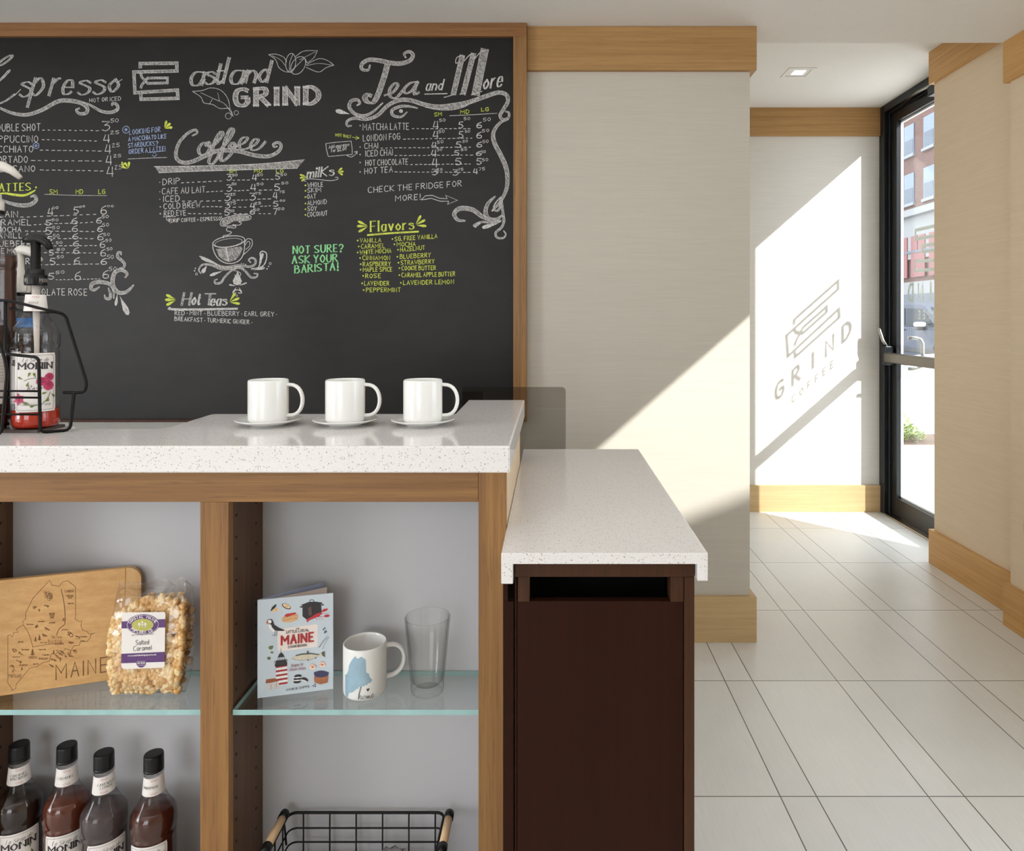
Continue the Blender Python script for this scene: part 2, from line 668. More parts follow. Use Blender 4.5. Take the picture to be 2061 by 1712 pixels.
def floor_mat():
    t = NT('floor_tile')
    g = t.n('ShaderNodeNewGeometry')
    sx = t.n('ShaderNodeSeparateXYZ')
    t.l(g.outputs['Position'], sx.inputs[0])
    u = t.math('DIVIDE', t.math('SUBTRACT', sx.outputs[0], 0.628 - 40 * 0.4064), 0.4064)
    v = t.math('DIVIDE', t.math('SUBTRACT', sx.outputs[1], 1.910 - 40 * 0.6096), 0.6096)
    fu, fv = t.math('FRACT', u), t.math('FRACT', v)
    hw = 0.0017
    def near(x, c, h):
        return t.math('LESS_THAN', t.math('ABSOLUTE', t.math('SUBTRACT', x, c)), h)
    l1 = near(fu, 0.0 + hw / .4064, hw / 0.4064)
    l2 = near(fu, 0.25, hw / 0.4064)
    l3 = near(fv, hw / .6096, hw / 0.6096)
    line = t.math('MAXIMUM', t.math('MAXIMUM', l1, l2), l3)
    wn_ = t.n('ShaderNodeTexWhiteNoise')
    wn_.noise_dimensions = '2D'
    cb = t.n('ShaderNodeCombineXYZ')
    t.l(t.math('ADD', t.math('FLOOR', u), t.math('MULTIPLY', t.math('GREATER_THAN', fu, 0.25), 0.37)), cb.inputs[0])
    t.l(t.math('FLOOR', v), cb.inputs[1])
    t.l(cb.outputs[0], wn_.inputs['Vector'])
    n1 = t.noise(t.coords((220, 10, 1), True), 1, 2)
    n2 = t.noise(t.coords((3, 3, 3), True), 1, 4)
    k = t.math('ADD', t.math('ADD', t.math('MULTIPLY', wn_.outputs[0], 0.25), t.math('MULTIPLY', n1, 0.45)), t.math('MULTIPLY', n2, 0.45))
    tile = t.ramp(k, [(0.25, C(206, 205, 201)), (0.85, C(224, 223, 219))])
    base = t.mix(line, tile, C(92, 90, 84))
    h = t.math('SUBTRACT', t.math('MULTIPLY', n1, 0.15), line)
    return t.principled(base, 0.34, 0, 0.45, bump=h, bs=0.25, bd=0.0015)

def chalkboard_mat():
    t = NT('chalkboard_black')
    v = t.coords((1, 1, 1.6), True)
    n1 = t.noise(v, 1.3, 5, 0.6)
    n2 = t.noise(t.coords((9, 1, 22), True), 1, 4)
    k = t.math('ADD', t.math('MULTIPLY', n1, 0.75), t.math('MULTIPLY', n2, 0.25))
    return t.principled(t.ramp(k, [(0.35, C(15, 11, 9)), (0.70, C(34, 30, 28))]), 0.46, 0, 0.32)

def chalk_mat(name, c, dim=0.42, cut=(0.38, 0.52)):
    """chalk: covers the board unevenly, in fine slanted hatching"""
    t = NT(name)
    a = t.noise(t.coords((300, 1, 170), True), 1, 3)
    rot = t.t.nodes.new('ShaderNodeMapping')
    rot.inputs['Rotation'].default_value = (0, 0.6, 0)
    g = t.t.nodes.new('ShaderNodeNewGeometry')
    t.l(g.outputs['Position'], rot.inputs['Vector'])
    w = t.t.nodes.new('ShaderNodeTexNoise')
    mp = t.t.nodes.new('ShaderNodeMapping')
    mp.inputs['Scale'].default_value = (420, 1, 60)
    t.l(rot.outputs[0], mp.inputs['Vector'])
    t.l(mp.outputs[0], w.inputs['Vector'])
    w.inputs['Scale'].default_value = 1
    k = t.math('ADD', t.math('MULTIPLY', a, 0.45), t.math('MULTIPLY', w.outputs[0], 0.55))
    lo = tuple(x * dim for x in c[:3]) + (1,)
    return t.principled(t.ramp(k, [(cut[0], lo), (cut[1], c)]), 0.9, 0, 0.1)

M = {}
M['oak'] = wood('oak_cabinet_wood', C(120, 81, 42), C(156, 113, 63), 'z')
M['oak_x'] = wood('oak_rail_wood', C(120, 81, 42), C(156, 113, 63), 'x')
M['oak_frame'] = wood('oak_frame_wood', C(118, 83, 47), C(158, 118, 72), 'z')
M['oak_frame_x'] = wood('oak_frame_rail_wood', C(116, 78, 44), C(152, 106, 64), 'x')
M['oak_trim'] = wood('oak_trim_wood', C(152, 114, 68), C(182, 142, 92), 'x', pores=.22)
M['oak_base'] = wood('oak_skirting_wood', C(184, 154, 110), C(202, 174, 130), 'x', pores=.15)
M['oak_trim_y'] = wood('oak_side_trim_wood', C(190, 142, 82), C(212, 166, 102), 'y', pores=.15)
M['oak_dark'] = wood('shaded_panel_wood', C(76, 50, 30), C(102, 70, 44), 'z')  # oak darkened to carry the shade inside the bays
M['maple'] = wood('pale_maple_wood', C(196, 172, 140), C(216, 194, 162), 'z', pores=.08)
M['bamboo'] = wood('bamboo_wood', C(196, 148, 92), C(216, 172, 114), 'x', pores=.10, rough=.4)
M['bamboo_end'] = wood('bamboo_end_wood', C(206, 160, 106), C(222, 182, 126), 'z', pores=.10, rough=.4)
M['rod'] = wood('handle_beech_wood', C(214, 178, 136), C(232, 200, 160), 'y', pores=.05)
M['brown'] = wood('dark_brown_laminate', C(40, 19, 11), C(46, 23, 14), 'z', pores=.05, rough=.4, spec=.08)
M['brown_wood'] = wood('walnut_stained_wood', C(56, 32, 18), C(72, 44, 26), 'z', rough=.4, spec=.2)
M['hollow'] = plain('dark_hollow_shade', C(26, 24, 24), .8)  # near black stands in for the shade in pin holes and slot
M['quartz'] = quartz('white_quartz', C(224, 220, 218))
M['quartz2'] = quartz('white_quartz_worktop', C(224, 220, 218))
M['linen'] = linen('linen_wallcovering', C(196, 190, 178))
M['linen2'] = linen('linen_wallcovering_tan', C(224, 204, 176))
M['white_wall'] = linen('pale_wallcovering', C(214, 210, 203))
M['ceiling'] = plain('white_ceiling_paint', C(226, 224, 221), .9, var=.01)
M['floor'] = floor_mat()
M['board'] = chalkboard_mat()
M['chalk_w'] = chalk_mat('white_chalk', C(206, 202, 200))
M['chalk_h'] = chalk_mat('white_chalk_hatching', C(180, 176, 174), 0.26, (0.42, 0.56))
M['chalk_y'] = chalk_mat('yellow_chalk', C(212, 222, 96))
M['chalk_b'] = chalk_mat('blue_chalk', C(170, 186, 222))
M['chalk_g'] = chalk_mat('green_chalk', C(150, 222, 156))
M['panel_grey'] = plain('grey_back_panel_paint', C(182, 181, 184), .45, var=.02, scale=4)
M['ceramic'] = plain('white_glazed_ceramic', C(228, 227, 224), .12, var=.01)
M['black_plastic'] = plain('black_plastic', C(17, 16, 16), .35, spec=.3)
M['white_plastic'] = plain('white_pump_plastic', C(205, 200, 192), .4)
M['black_wire'] = plain('black_coated_wire', C(16, 13, 12), .4, spec=.18)
M['black_metal'] = plain('black_anodised_metal', C(30, 32, 35), .32, .4)
M['steel'] = plain('brushed_steel', C(170, 168, 162), .25, 1.0)
M['white_laminate'] = plain('white_laminate_worktop', C(242, 240, 236), .4, var=.01)
M['bronze'] = plain('dark_bronze_bar', C(104, 98, 88), .32, .8)
M['alu'] = plain('pale_aluminium_stop', C(225, 226, 226), .5)
M['glass'] = clear('door_glass', (.97, .98, .98, 1))
M['shelf_glass'] = clear('shelf_glass', (.93, .96, .95, 1), 1.52, gain=1.5)
M['shelf_edge'] = plain('green_glass_edge', C(150, 186, 184), .15, var=.12, scale=14)
M['smoke'] = clear('smoke_acrylic', (.70, .685, .665, 1), 1.45)
M['bottle'] = clear('clear_bottle_plastic', (.96, .95, .95, 1), 1.42, .03, edge=(.6, .58, .57, 1))
M['film'] = clear('cellophane_film', (.985, .98, .975, 1), 1.45, .10, 2.0, edge=(.80, .79, .78, 1))
M['label'] = plain('white_label_paper', C(226, 220, 216), .55, var=.015)
M['ink'] = plain('black_print_ink', C(48, 42, 42), .6)
M['ink_grey'] = plain('grey_print_ink', C(120, 112, 110), .6)
M['ink_red'] = plain('red_print_ink', C(176, 70, 72), .6)
M['vinyl'] = plain('pale_vinyl_lettering', C(206, 214, 206), .6)

# ================================================================== THE SETTING
WALL_Y, FAR_Y, DOOR_X, LOW_CEIL, HIGH_CEIL = 2.84, 4.735, 2.27, 2.495, 2.74

struct(MB().box(-4.75, 2.55, -4.75, 4.95, -0.12, 0.0).build('floor', M['floor']))
struct(MB().box(-4.75, 2.10, -4.75, 2.99, LOW_CEIL, 2.92).build('ceiling', M['ceiling']))
struct(MB().box(0.62, 2.45, 2.99, 4.95, HIGH_CEIL, 2.92).build('ceiling', M['ceiling']))
struct(MB().box(-4.75, 0.811, WALL_Y, 3.02, 0, LOW_CEIL).box(-4.75, 0.811, 2.99, 3.02, LOW_CEIL, HIGH_CEIL).build('wall_back', M['linen']))
struct(MB().box(0.62, 0.811, 3.02, FAR_Y, 0, HIGH_CEIL).build('wall_vestibule', M['linen']))
struct(MB().box(0.62, 2.34, FAR_Y, 4.95, 0, HIGH_CEIL).build('wall_far', M['white_wall']))
struct(MB().box(2.049, 2.26, 2.964, 3.721, 0, HIGH_CEIL).build('wall_right', M['linen2']))
struct(MB().box(1.957, 2.26, 1.74, 2.964, 0, LOW_CEIL).build('wall_right', M['linen2']))
struct(MB().box(2.08, 2.26, -4.75, 0.30, 0, LOW_CEIL).box(2.02, 2.26, 0.30, 1.74, 0, 0.35).build('wall_right', M['linen2']))
# walls out of the frame, with the wide windows that light the room
struct(MB().box(-4.75, -4.60, -4.75, -2.5, 0, LOW_CEIL).box(-4.75, -4.60, 0.0, WALL_Y, 0, LOW_CEIL)
       .box(-4.75, -4.60, -2.5, 0.0, 0, 0.55).box(-4.75, -4.60, -2.5, 0.0, 2.40, LOW_CEIL).build('wall_left', M['linen']))
struct(MB().box(-4.60, -3.2, -4.75, -4.60, 0, LOW_CEIL).box(-0.6, 2.08, -4.75, -4.60, 0, LOW_CEIL)
       .box(-3.2, -0.6, -4.75, -4.60, 0, 0.45).box(-3.2, -0.6, -4.75, -4.60, 2.40, LOW_CEIL).build('wall_front', M['linen']))

def strip(name, mat, *boxes, bevel=0.0015):
    m = MB()
    for b in boxes:
        m.box(*b)
    return struct(m.build(name, mat, bevel=bevel))

# skirting boards and header boards of oak
def ell_strip(name, mat, pts, z0, z1):
    return struct(MB().prism([(x, y, z0) for x, y in pts], (0, 0, z1 - z0)).build(name, mat, bevel=.0015))
ell_strip('baseboard_back', M['oak_base'], [(-0.06, WALL_Y - .023), (.833, WALL_Y - .023), (.833, FAR_Y - .0205), (.811, FAR_Y - .0205), (.811, WALL_Y), (-.06, WALL_Y)], 0, .184)
ell_strip('trim_1', M['oak_trim'], [(-0.097, WALL_Y - .023), (.833, WALL_Y - .023), (.833, 2.985), (.811, 2.985), (.811, WALL_Y), (-.097, WALL_Y)], 2.317, LOW_CEIL - .0005)
strip('baseboard_far', M['oak_base'], (0.833, 2.232, FAR_Y - 0.02, FAR_Y, 0, 0.180))
strip('trim_2', M['oak_trim'], (0.833, 2.232, FAR_Y - 0.02, FAR_Y, 2.548, HIGH_CEIL))
strip('baseboard_right', M['oak_trim_y'], (2.029, 2.049, 2.964, 3.741, 0, 0.182), (2.049, 2.232, 3.721, 3.741, 0, 0.182))
strip('trim_3', M['oak_trim_y'], (2.029, 2.049, 2.964, 3.741, 2.566, HIGH_CEIL), (2.049, 2.232, 3.721, 3.741, 2.566, HIGH_CEIL))
strip('baseboard_right', M['oak_trim_y'], (1.937, 1.957, 1.74, 2.984, 0, 0.182), (1.957, 2.029, 2.964, 2.984, 0, 0.182))
strip('trim_4', M['oak_trim_y'], (1.937, 1.957, 1.74, 2.984, 2.318, LOW_CEIL), (1.957, 2.029, 2.964, 2.984, 2.318, LOW_CEIL))

# window beside the counter (its light falls on the back wall)
w1 = thing('window_1', (2.08, 1.02, 0.35), 'black framed shop window beside the counter', 'window', kind='structure')
MB().box(2.06, 2.10, 0.30, 0.34, 0.35, 2.45).box(2.06, 2.10, 1.70, 1.74, 0.35, 2.45).box(2.06, 2.10, 0.34, 1.70, 0.35, 0.40)\
    .box(2.06, 2.10, 0.30, 1.74, 2.45, 2.495).build('window_frame', M['black_metal'], w1)
MB().box(2.078, 2.084, 0.34, 1.70, 0.40, 2.45).build('window_glass', M['glass'], w1)

# ------------------------------------------------------------------ entrance door of black metal and glass
GX = 2.29                                     # plane of the glass
GY0, GY1, GZ0, GZ1 = 3.775, 4.570, 0.132, 2.605
door = thing('door_1', (2.29, 4.2, 0.0), 'black metal glass entrance door with push bar and shop lettering', 'door', kind='structure')
fr = MB()
fr.box(2.232, 2.345, 4.665, FAR_Y, 0, HIGH_CEIL)                     # far jamb
fr.box(2.255, 2.345, 4.640, 4.665, 0, 2.69)
fr.box(2.26, 2.36, 3.60, 3.672, 0, HIGH_CEIL)                        # near jamb
fr.box(2.232, 2.345, 3.672, 4.665, 2.690, HIGH_CEIL)                 # head
fr.box(2.255, 2.345, 3.672, 4.640, 2.672, 2.690)
fr.build('door_frame', M['black_metal'], door, bevel=0.003)
MB().box(2.225, 2.36, 3.672, 4.665, 0.0, 0.012).build('threshold', M['steel'], door, bevel=0.004)
lf = MB()
lf.box(2.268, 2.312, GY1, 4.636, 0.016, 2.668)
lf.box(2.268, 2.312, 3.676, GY0, 0.016, 2.668)
lf.box(2.268, 2.312, GY0, GY1, GZ1, 2.668)
lf.box(2.268, 2.312, GY0, GY1, 0.016, GZ0)
lf.build('door_leaf_frame', M['black_metal'], door, bevel=0.002)
stp = MB()
stp.box(2.296, 2.3125, GY1 - 0.003, GY1, GZ0, GZ1).box(2.296, 2.312, GY0, GY0 + 0.012, GZ0, GZ1)
stp.box(2.296, 2.312, GY0, GY1, GZ0, GZ0 + 0.012).box(2.296, 2.312, GY0, GY1, GZ1 - 0.012, GZ1)
stp.build('glazing_stop', M['alu'], door)
MB().box(2.286, 2.294, GY0, GY1, GZ0, GZ1).build('door_glass', M['glass'], door)
# push bar, its housings, thumb lever
MB().box(2.195, 2.240, 3.80, 4.600, 1.020, 1.086).build('push_bar', M['bronze'], door, bevel=0.010)
hs = MB()
for y in (4.595, 3.73):
    MB().box(2.205, 2.268, y, y + 0.055, 1.000, 1.130).build('bar_housing', M['black_metal'], door, bevel=0.008)
MB().tube([(2.235, 4.615, 1.12), (2.205, 4.625, 1.165), (2.190, 4.640, 1.235), (2.186, 4.645, 1.250)], [.011, .011, .010, .007], 10).build('dogging_lever', M['steel'], door)
hp = [(2.312, 4.50, 1.185), (2.36, 4.50, 1.185), (2.385, 4.49, 1.175), (2.392, 4.48, 1.150), (2.392, 4.48, 1.02), (2.385, 4.49, 0.995), (2.36, 4.50, 0.985), (2.312, 4.50, 0.985)]
MB().tube(hp, .011, 10).build('pull_handle', M['steel'], door)
dc = MB().box(2.215, 2.268, 3.80, 4.10, 2.615, 2.672)
dc.build('door_closer', M['black_metal'], door, bevel=0.006)
MB().tube([(2.24, 3.98, 2.682), (2.225, 4.22, 2.684), (2.25, 4.46, 2.684)], .008, 8).build('closer_arm', M['steel'], door)

# shop lettering on the glass; reads from outside, so it runs the other way from inside
LOGO = [[(200, 262), (200, 225), (545, 222), (545, 295), (140, 305), (150, 500), (550, 475), (555, 553), (208, 562), (205, 520)],
        [(205, 322), (215, 352), (270, 412), (455, 408), (455, 360), (270, 362), (215, 425), (205, 455)]]
dec = Flat()
for st in LOGO:
    dec.stroke([(-0.185 + (x - 140) / 415 * 0.37, (562 - y) / 340 * 0.262 + 1.604) for x, y in st], 0.021, smooth=False)
def dtext(s, xs, zb, cap, w):
    for ch, xc in zip(s, xs):
        gw, strokes = GLYPH[ch]
        for sm, pts in strokes:
            q = [(xc + (gx - gw / 2) * cap * 0.082, zb + gy * cap / 10) for gx, gy in pts]
            dec.ribbon(catmull(q, 5) if sm else q, w)
dtext('GRIND', [-0.234, -0.117, 0.0, 0.117, 0.234], 1.424, 0.104, 0.021)
dtext('COFFEE', [-0.134 + 0.0535 * i for i in range(6)], 1.310, 0.046, 0.010)
DEC_C = 4.205
dec.lay(lambda x, z, l: Vector((GX + 0.0046 + l * .05, DEC_C + x, z))).build('glass_lettering', M['vinyl'], door)

# square recessed downlight in the vestibule ceiling, its lens given a weak glow
dl = thing('ceiling_light', (1.438, 4.045, HIGH_CEIL), 'small square recessed downlight in the white ceiling by the door', 'ceiling light')
q = MB()
q.box(1.358, 1.518, 3.965, 3.985, HIGH_CEIL - .004, HIGH_CEIL + .001).box(1.358, 1.518, 4.105, 4.125, HIGH_CEIL - .004, HIGH_CEIL + .001)
q.box(1.358, 1.378, 3.985, 4.105, HIGH_CEIL - .004, HIGH_CEIL + .001).box(1.498, 1.518, 3.985, 4.105, HIGH_CEIL - .004, HIGH_CEIL + .001)
q.build('trim_ring', M['ceiling'], dl)
em = NT('glowing_lamp_lens')
e = em.n('ShaderNodeEmission'); e.inputs[0].default_value = (1, .95, .86, 1); e.inputs[1].default_value = 1.6
em.l(e.outputs[0], em.out.inputs[0])
MB().box(1.405, 1.471, 4.012, 4.078, HIGH_CEIL - .003, HIGH_CEIL + .001).build('lens', em.mat, dl)

# socket plate at the right edge of the photograph
ol = thing('socket_plate', (1.957, 2.86, 0.415), 'small grey wall plate at the right edge on the tan wall', 'wall plate')
pp = P(2054, 1060, 2.885)
MB().box(1.951, 1.957, 2.80, 2.875, pp.z - 0.020, pp.z + 0.022).build('plate', plain('grey_wall_plate', C(176, 168, 156), .4), ol, bevel=.002)

# ================================================================== CHALKBOARD
cb = thing('chalkboard', (-2.2, WALL_Y, 0.885), 'large black menu chalkboard in an oak frame covered in coffee prices', 'chalkboard')
BY = 2.80
bx0, bx1 = -4.35, (1033 - CX) / F * 2.785
bz0, bz1 = 0.908, P(0, 73, 2.785).z
MB().box(bx0, bx1 + .01, BY, WALL_Y - .001, bz0 - .01, bz1 + .01).build('board', M['board'], cb)
fx1 = (1060 - CX) / F * 2.783
MB().box(bx0 - .055, fx1, 2.783, WALL_Y - .001, bz1, LOW_CEIL - .001).build('frame_rail', M['oak_frame_x'], cb, bevel=.0015)
MB().box(bx1, fx1, 2.783, WALL_Y - .001, bz0 - .010, bz1).build('frame_stile', M['oak_frame'], cb, bevel=.0015)
MB().box(bx0 - .055, bx1, 2.783, WALL_Y - .001, bz0 - .010, bz0).build('frame_rail', M['brown_wood'], cb, bevel=.0015)
MB().box(bx0 - .055, bx0, 2.783, WALL_Y - .001, bz0, bz1).build('frame_stile', M['oak_frame'], cb, bevel=.0015)

W, Yl, Bl, Gr, Wh = Flat(), Flat(), Flat(), Flat(), Flat()
W.hatch = Wh
J = 0.35
def row(F_, s, x0, y0, x1, y1=None, cap=10, w=1.7, **k):
    F_.text(s, x0, y0, x1, y1, cap * .93, w * .78, jit=J, gap=k.pop('gap', 3.0), **k)
def dashes(x0, y0, x1, y1=None, n=None):
    y1 = y0 if y1 is None else y1
    n = n or max(2, int((x1 - x0) / 13))
    for i in range(n):
        a = (i + .1) / n; b = (i + .1 + random.uniform(.35, .6)) / n
        W.ribbon([(x0 + (x1 - x0) * a, y0 + (y1 - y0) * a + random.uniform(-.5, .5)), (x0 + (x1 - x0) * b, y0 + (y1 - y0) * b)], 1.5)
def price(d, x0, y0, x1, y1, sup=None, sx0=0, sy0=0, sx1=0, sy1=0):
    row(W, d, x0, y1, x1, cap=y1 - y0, w=2.1)
    if sup:
        row(W, sup, sx0, sy1, sx1, sy1 - 1, cap=sy1 - sy0, w=1.25)
def dot(F_, x, y, r=1.5):
    F_.ellipse(x, y, r, r, n=8)
bulge = lambda a=.25: (lambda t: a + (1 - a) * math.sin(PI * t) ** .8)
taper = lambda t: .25 + .75 * (1 - t) ** .7
def swirl(pts, w, prof=None, edges=.9):
    w *= 1.05
    W.stroke(pts, w, True, None, prof or bulge(), edges)
def cr(pts, ox, oy, s):
    return [(ox + x * s, oy + y * s) for x, y in pts]

# --- espresso column
c1 = lambda p: cr(p, 0, 60, .2426)
W.stroke([(-20, 128), (0, 132), (18, 121), (25, 113), (20, 112), (4, 122), (-14, 140), (-18, 150), (0, 160), (16, 146), (18, 143), (4, 158), (-20, 180), (-24, 200), (-10, 210), (10, 204), (30, 190)], 5, cal=.3, edges=.7)
for ch, x0, x1, yb, cap in (('s', 38, 66, 195, 50), ('p', 62, 92, 192, 58), ('r', 99, 122, 192, 56), ('e', 124, 150, 189, 44), ('s', 155, 184, 191, 48), ('s', 186, 214, 190, 48), ('o', 217, 242, 185, 42)):
    W.text(ch, x0, yb, x1 - cap * .16, cap=cap, w=5.6, slant=.28, cal=.25, edges=.8)
W.stroke([(30, 192), (42, 180)], 1.6); W.stroke([(236, 166), (246, 160)], 1.4)
row(W, 'HOT OR ICED', 181, 206, 243, 202, cap=8, w=1.5)
swirl(c1([(-60, 640), (0, 650), (100, 690), (220, 705), (350, 665), (480, 595), (580, 588), (680, 610), (725, 650), (715, 690), (660, 695), (635, 665), (660, 650)]), 7)
swirl(c1([(690, 600), (760, 630), (840, 675), (920, 685), (975, 660), (970, 620), (935, 610), (930, 630)]), 5.5)
row(W, 'DOUBLE SHOT', -15, 264, 81, 263, cap=15, w=1.9)
row(W, 'CAPPUCCINO', -24, 287, 77, 286, cap=14, w=1.9)
row(W, 'MACCHIATO', -29, 307, 67, 306, cap=13.5, w=1.9)
row(W, 'CORTADO', -14, 327, 56, cap=13.5, w=1.9)
row(W, 'AMERICANO', -28, 346, 71, 345, cap=12.5, w=1.9)
for y0, y1, a, b in ((262, 263, 85, 203), (281, 284, 84, 200), (302, 304, 80, 208), (323, 324, 62, 211), (342, 344, 80, 213)):
    dashes(a, y0, b, y1, 11)
price('3', 206, 243, 221, 263, '50', 223, 239, 239, 247)
price('4', 209, 270, 221, 287, '25', 223, 263, 240, 270)
price('4', 212, 290, 223, 310, '25', 226, 288, 241, 296)
price('4', 214, 312, 225, 332, '25', 229, 311, 244, 317)
price('4', 216, 334, 229, 355, '25', 232, 332, 245, 341)
for x, y, r in ((73, 293, 6), (254, 261, 7)):
    Bl.ellipse(x, y, r, r, w=1.1)
    for a in (0, 60, 120):
        Bl.ribbon([(x + 3.6 * math.cos(math.radians(a)), y + 3.6 * math.sin(math.radians(a))), (x - 3.6 * math.cos(math.radians(a)), y - 3.6 * math.sin(math.radians(a)))], 1)
row(Bl, 'LOOKING FOR', 261, 271, 323, 265, cap=10.5, w=1.5)
row(Bl, 'A MACCHIATO LIKE', 259, 284, 335, 278, cap=9, w=1.5)
row(Bl, 'STARBUCKS?', 258, 297, 318, 292, cap=9, w=1.5)
row(Bl, 'ORDER A LATTE!', 260, 310, 333, 303, cap=9.5, w=1.5)
Bl.ribbon([(299, 307), (333, 303.5)], 1.2)
Bl.stroke([(307, 312), (311, 315), (316, 311)], 1.3); dot(Bl, 309.5, 308.5, .9); dot(Bl, 313, 308, .9)
W.stroke([(258, 320), (300, 318), (336, 317)], 1.1)
for a in (-75, -42, -10): Yl.petal(331, 259, a, 17, 8)
for a in (-160, -118, -85): Yl.petal(259, 340, a, 15, 7)
for a in (-30, 0): Yl.petal(246, 337, a - 60, 12, 5)
row(Yl, 'LATTES', -13, 385, 62, 383, cap=16, w=3.4, cal=.45, serif=2.2)
Yl.stroke([(-10, 392), (8, 389), (30, 392), (50, 393), (66, 386), (72, 382)], 5, prof=bulge()); dot(Yl, 73, 377, 2)
swirl([(4, 402), (18, 408), (40, 413), (60, 412), (73, 403), (70, 394), (62, 396)], 7)
for s, x0, x1 in (('SM', 101, 116), ('MD', 153, 167), ('LG', 199, 212)): row(Yl, s, x0, 390, x1, cap=9, w=1.6)
W.stroke([(90, 391), (150, 393), (215, 393.5)], 1.0)
LT = [('PLAIN', -13, 36, 437, 13), ('CARAMEL', -22, 63, 453, 12), ('MOCHA', -7, 43, 467, 11), ('VANILLA', -17, 60, 479, 11), ('BLUEBERRY', -22, 74, 496, 12), ('WHITE MOCHA', -32, 64, 509, 10), ('LAVENDER', -22, 60, 531, 12), ('SEASONAL', -22, 74, 555, 13)]
for s, x0, x1, y, c in LT: row(W, s, x0, y, x1, cap=c, w=2)
W.ribbon([(41, 559.5), (76, 560)], 1.8)
row(W, 'CHOCOLATE ROSE', 44, 594, 175, 594, cap=14, w=1.9); dot(W, 40, 588, 1.8)
for (a, b, y0, y1) in ((40, 200, 437, 431), (68, 192, 452, 447), (50, 196, 465, 466), (62, 192, 480, 480), (78, 200, 495, 494), (66, 200, 508, 509), (68, 203, 533, 531), (112, 206, 563, 561)):
    dashes(a, y0, b, y1, 12)
for d, x0, y0, x1, y1, s, a, b, c, e in (
        ('4', 97, 418, 107, 433, '00', 106, 416, 118, 421), ('5', 93, 442, 103, 453, '50', 105, 440, 118, 445), ('5', 93, 457, 104, 472, '50', 106, 455, 120, 461),
        ('5', 96, 475, 105, 485, '50', 107, 471, 120, 478), ('5', 98, 489, 107, 500, '50', 113, 486, 126, 491), ('5', 100, 503, 108, 514, '50', 115, 500, 130, 505),
        ('5', 101, 519, 111, 533, '50', 115, 514, 128, 520), ('5', 99, 549, 109, 562, '50', 113, 545, 130, 551),
        ('5', 149, 416, 158, 430, '00', 160, 414, 171, 418), ('6', 204, 413, 214, 431, '00', 216, 413, 229, 417), ('6', 195, 437, 204, 449, '50', 205, 433, 219, 439),
        ('6', 197, 454, 206, 466, '50', 207, 449, 219, 456), ('6', 197, 469, 207, 483, '50', 209, 469, 221, 475), ('6', 202, 484, 211, 498, '50', 213, 481, 224, 487),
        ('6', 203, 500, 212, 515, '50', 215, 498, 226, 504), ('6', 204, 519, 214, 532, '50', 216, 513, 229, 521), ('6', 208, 543, 218, 560, '50', 220, 537, 235, 545)):
    price(d, x0, y0, x1, y1, s, a, b, c, e)
for y0, y1 in ((437, 450), (453, 466), (469, 481), (484, 495), (497, 510), (517, 531), (545, 563)):
    row(W, '6', 145 + (y0 - 437) * .06, y1, 155 + (y0 - 437) * .06, cap=y1 - y0, w=1.9)
c2 = lambda p: cr(p, 0, 340, .1986)
swirl(c2([(1230, 870), (1225, 845), (1200, 850), (1195, 890), (1240, 930), (1265, 965), (1250, 1000), (1215, 1005)]), 5)
swirl(c2([(1270, 1100), (1290, 1060), (1240, 1025), (1175, 1040), (1145, 1110), (1150, 1190), (1200, 1250), (1270, 1250), (1320, 1215), (1355, 1175)]), 7.5)
swirl(c2([(1010, 1195), (960, 1225), (925, 1210), (940, 1160), (1020, 1145), (1110, 1165), (1150, 1220), (1155, 1310)]), 6.5)
swirl(c2([(1100, 1205), (1120, 1260), (1115, 1310), (1075, 1310), (1060, 1275)]), 5)
W.petal(237, 588, 98, 28, 9); W.petal(240, 592, 66, 46, 17)

# --- title
for st, lw_ in zip(LOGO, (5.6, 4.0)):
    W.stroke(cr(st, 240, 80, .2135), lw_, smooth=False, edges=1.0)
c3 = lambda p: cr(p, 240, 80, .2135)
for ch, x0, x1, yb, cap in (('a', 382, 406, 171, 42), ('s', 411, 429, 170, 42), ('t', 430, 444, 169, 44), ('l', 449, 452, 167, 50), ('a', 462, 486, 168, 42), ('n', 494, 512, 166, 40), ('d', 519, 537, 165, 42)):
    W.text(ch, x0, yb, x1, cap=cap, w=6, slant=.25, cal=.22, edges=.9)
for p in ([(406, 168), (414, 160)], [(428, 164), (436, 160)], [(442, 166), (452, 158)], [(486, 165), (496, 152)], [(512, 162), (524, 152)]): W.stroke(p, 1.6)
W.text('GRIND', 474, 213, 640, 208, cap=33, w=9.5, cal=.55, edges=1.5, serif=5, gap=4.2)
def line_(pts, w=1.1): W.stroke(c3(pts), w)
line_([(1410, 140), (1480, 137), (1550, 165), (1580, 210)]); line_([(1410, 140), (1475, 190), (1505, 260), (1560, 300), (1610, 305)]); line_([(1440, 150), (1520, 190), (1570, 250)], .8)
W.ellipse(*c3([(1618, 218)])[0], 10, 19, .1, w=1.2); W.ellipse(*c3([(1688, 243)])[0], 13, 19.5, .55, w=1.2)
line_([(1640, 135), (1610, 210), (1605, 295)]); line_([(1740, 180), (1680, 240), (1620, 295)])
line_([(1655, 165), (1740, 108), (1870, 103)]); line_([(1870, 103), (1835, 170), (1775, 215), (1755, 180)]); line_([(1700, 190), (1780, 150), (1850, 115)], .8)
line_([(1765, 235), (1880, 180), (1960, 195), (2025, 240)]); line_([(2025, 240), (1950, 265), (1880, 305), (1765, 262)]); line_([(1765, 245), (1880, 225), (2010, 240)], .8)
line_([(690, 487), (780, 480), (860, 455), (940, 468), (995, 510), (1030, 570), (1045, 650)]); line_([(690, 487), (770, 540), (800, 595), (880, 610), (950, 648), (1040, 650), (1075, 722)])
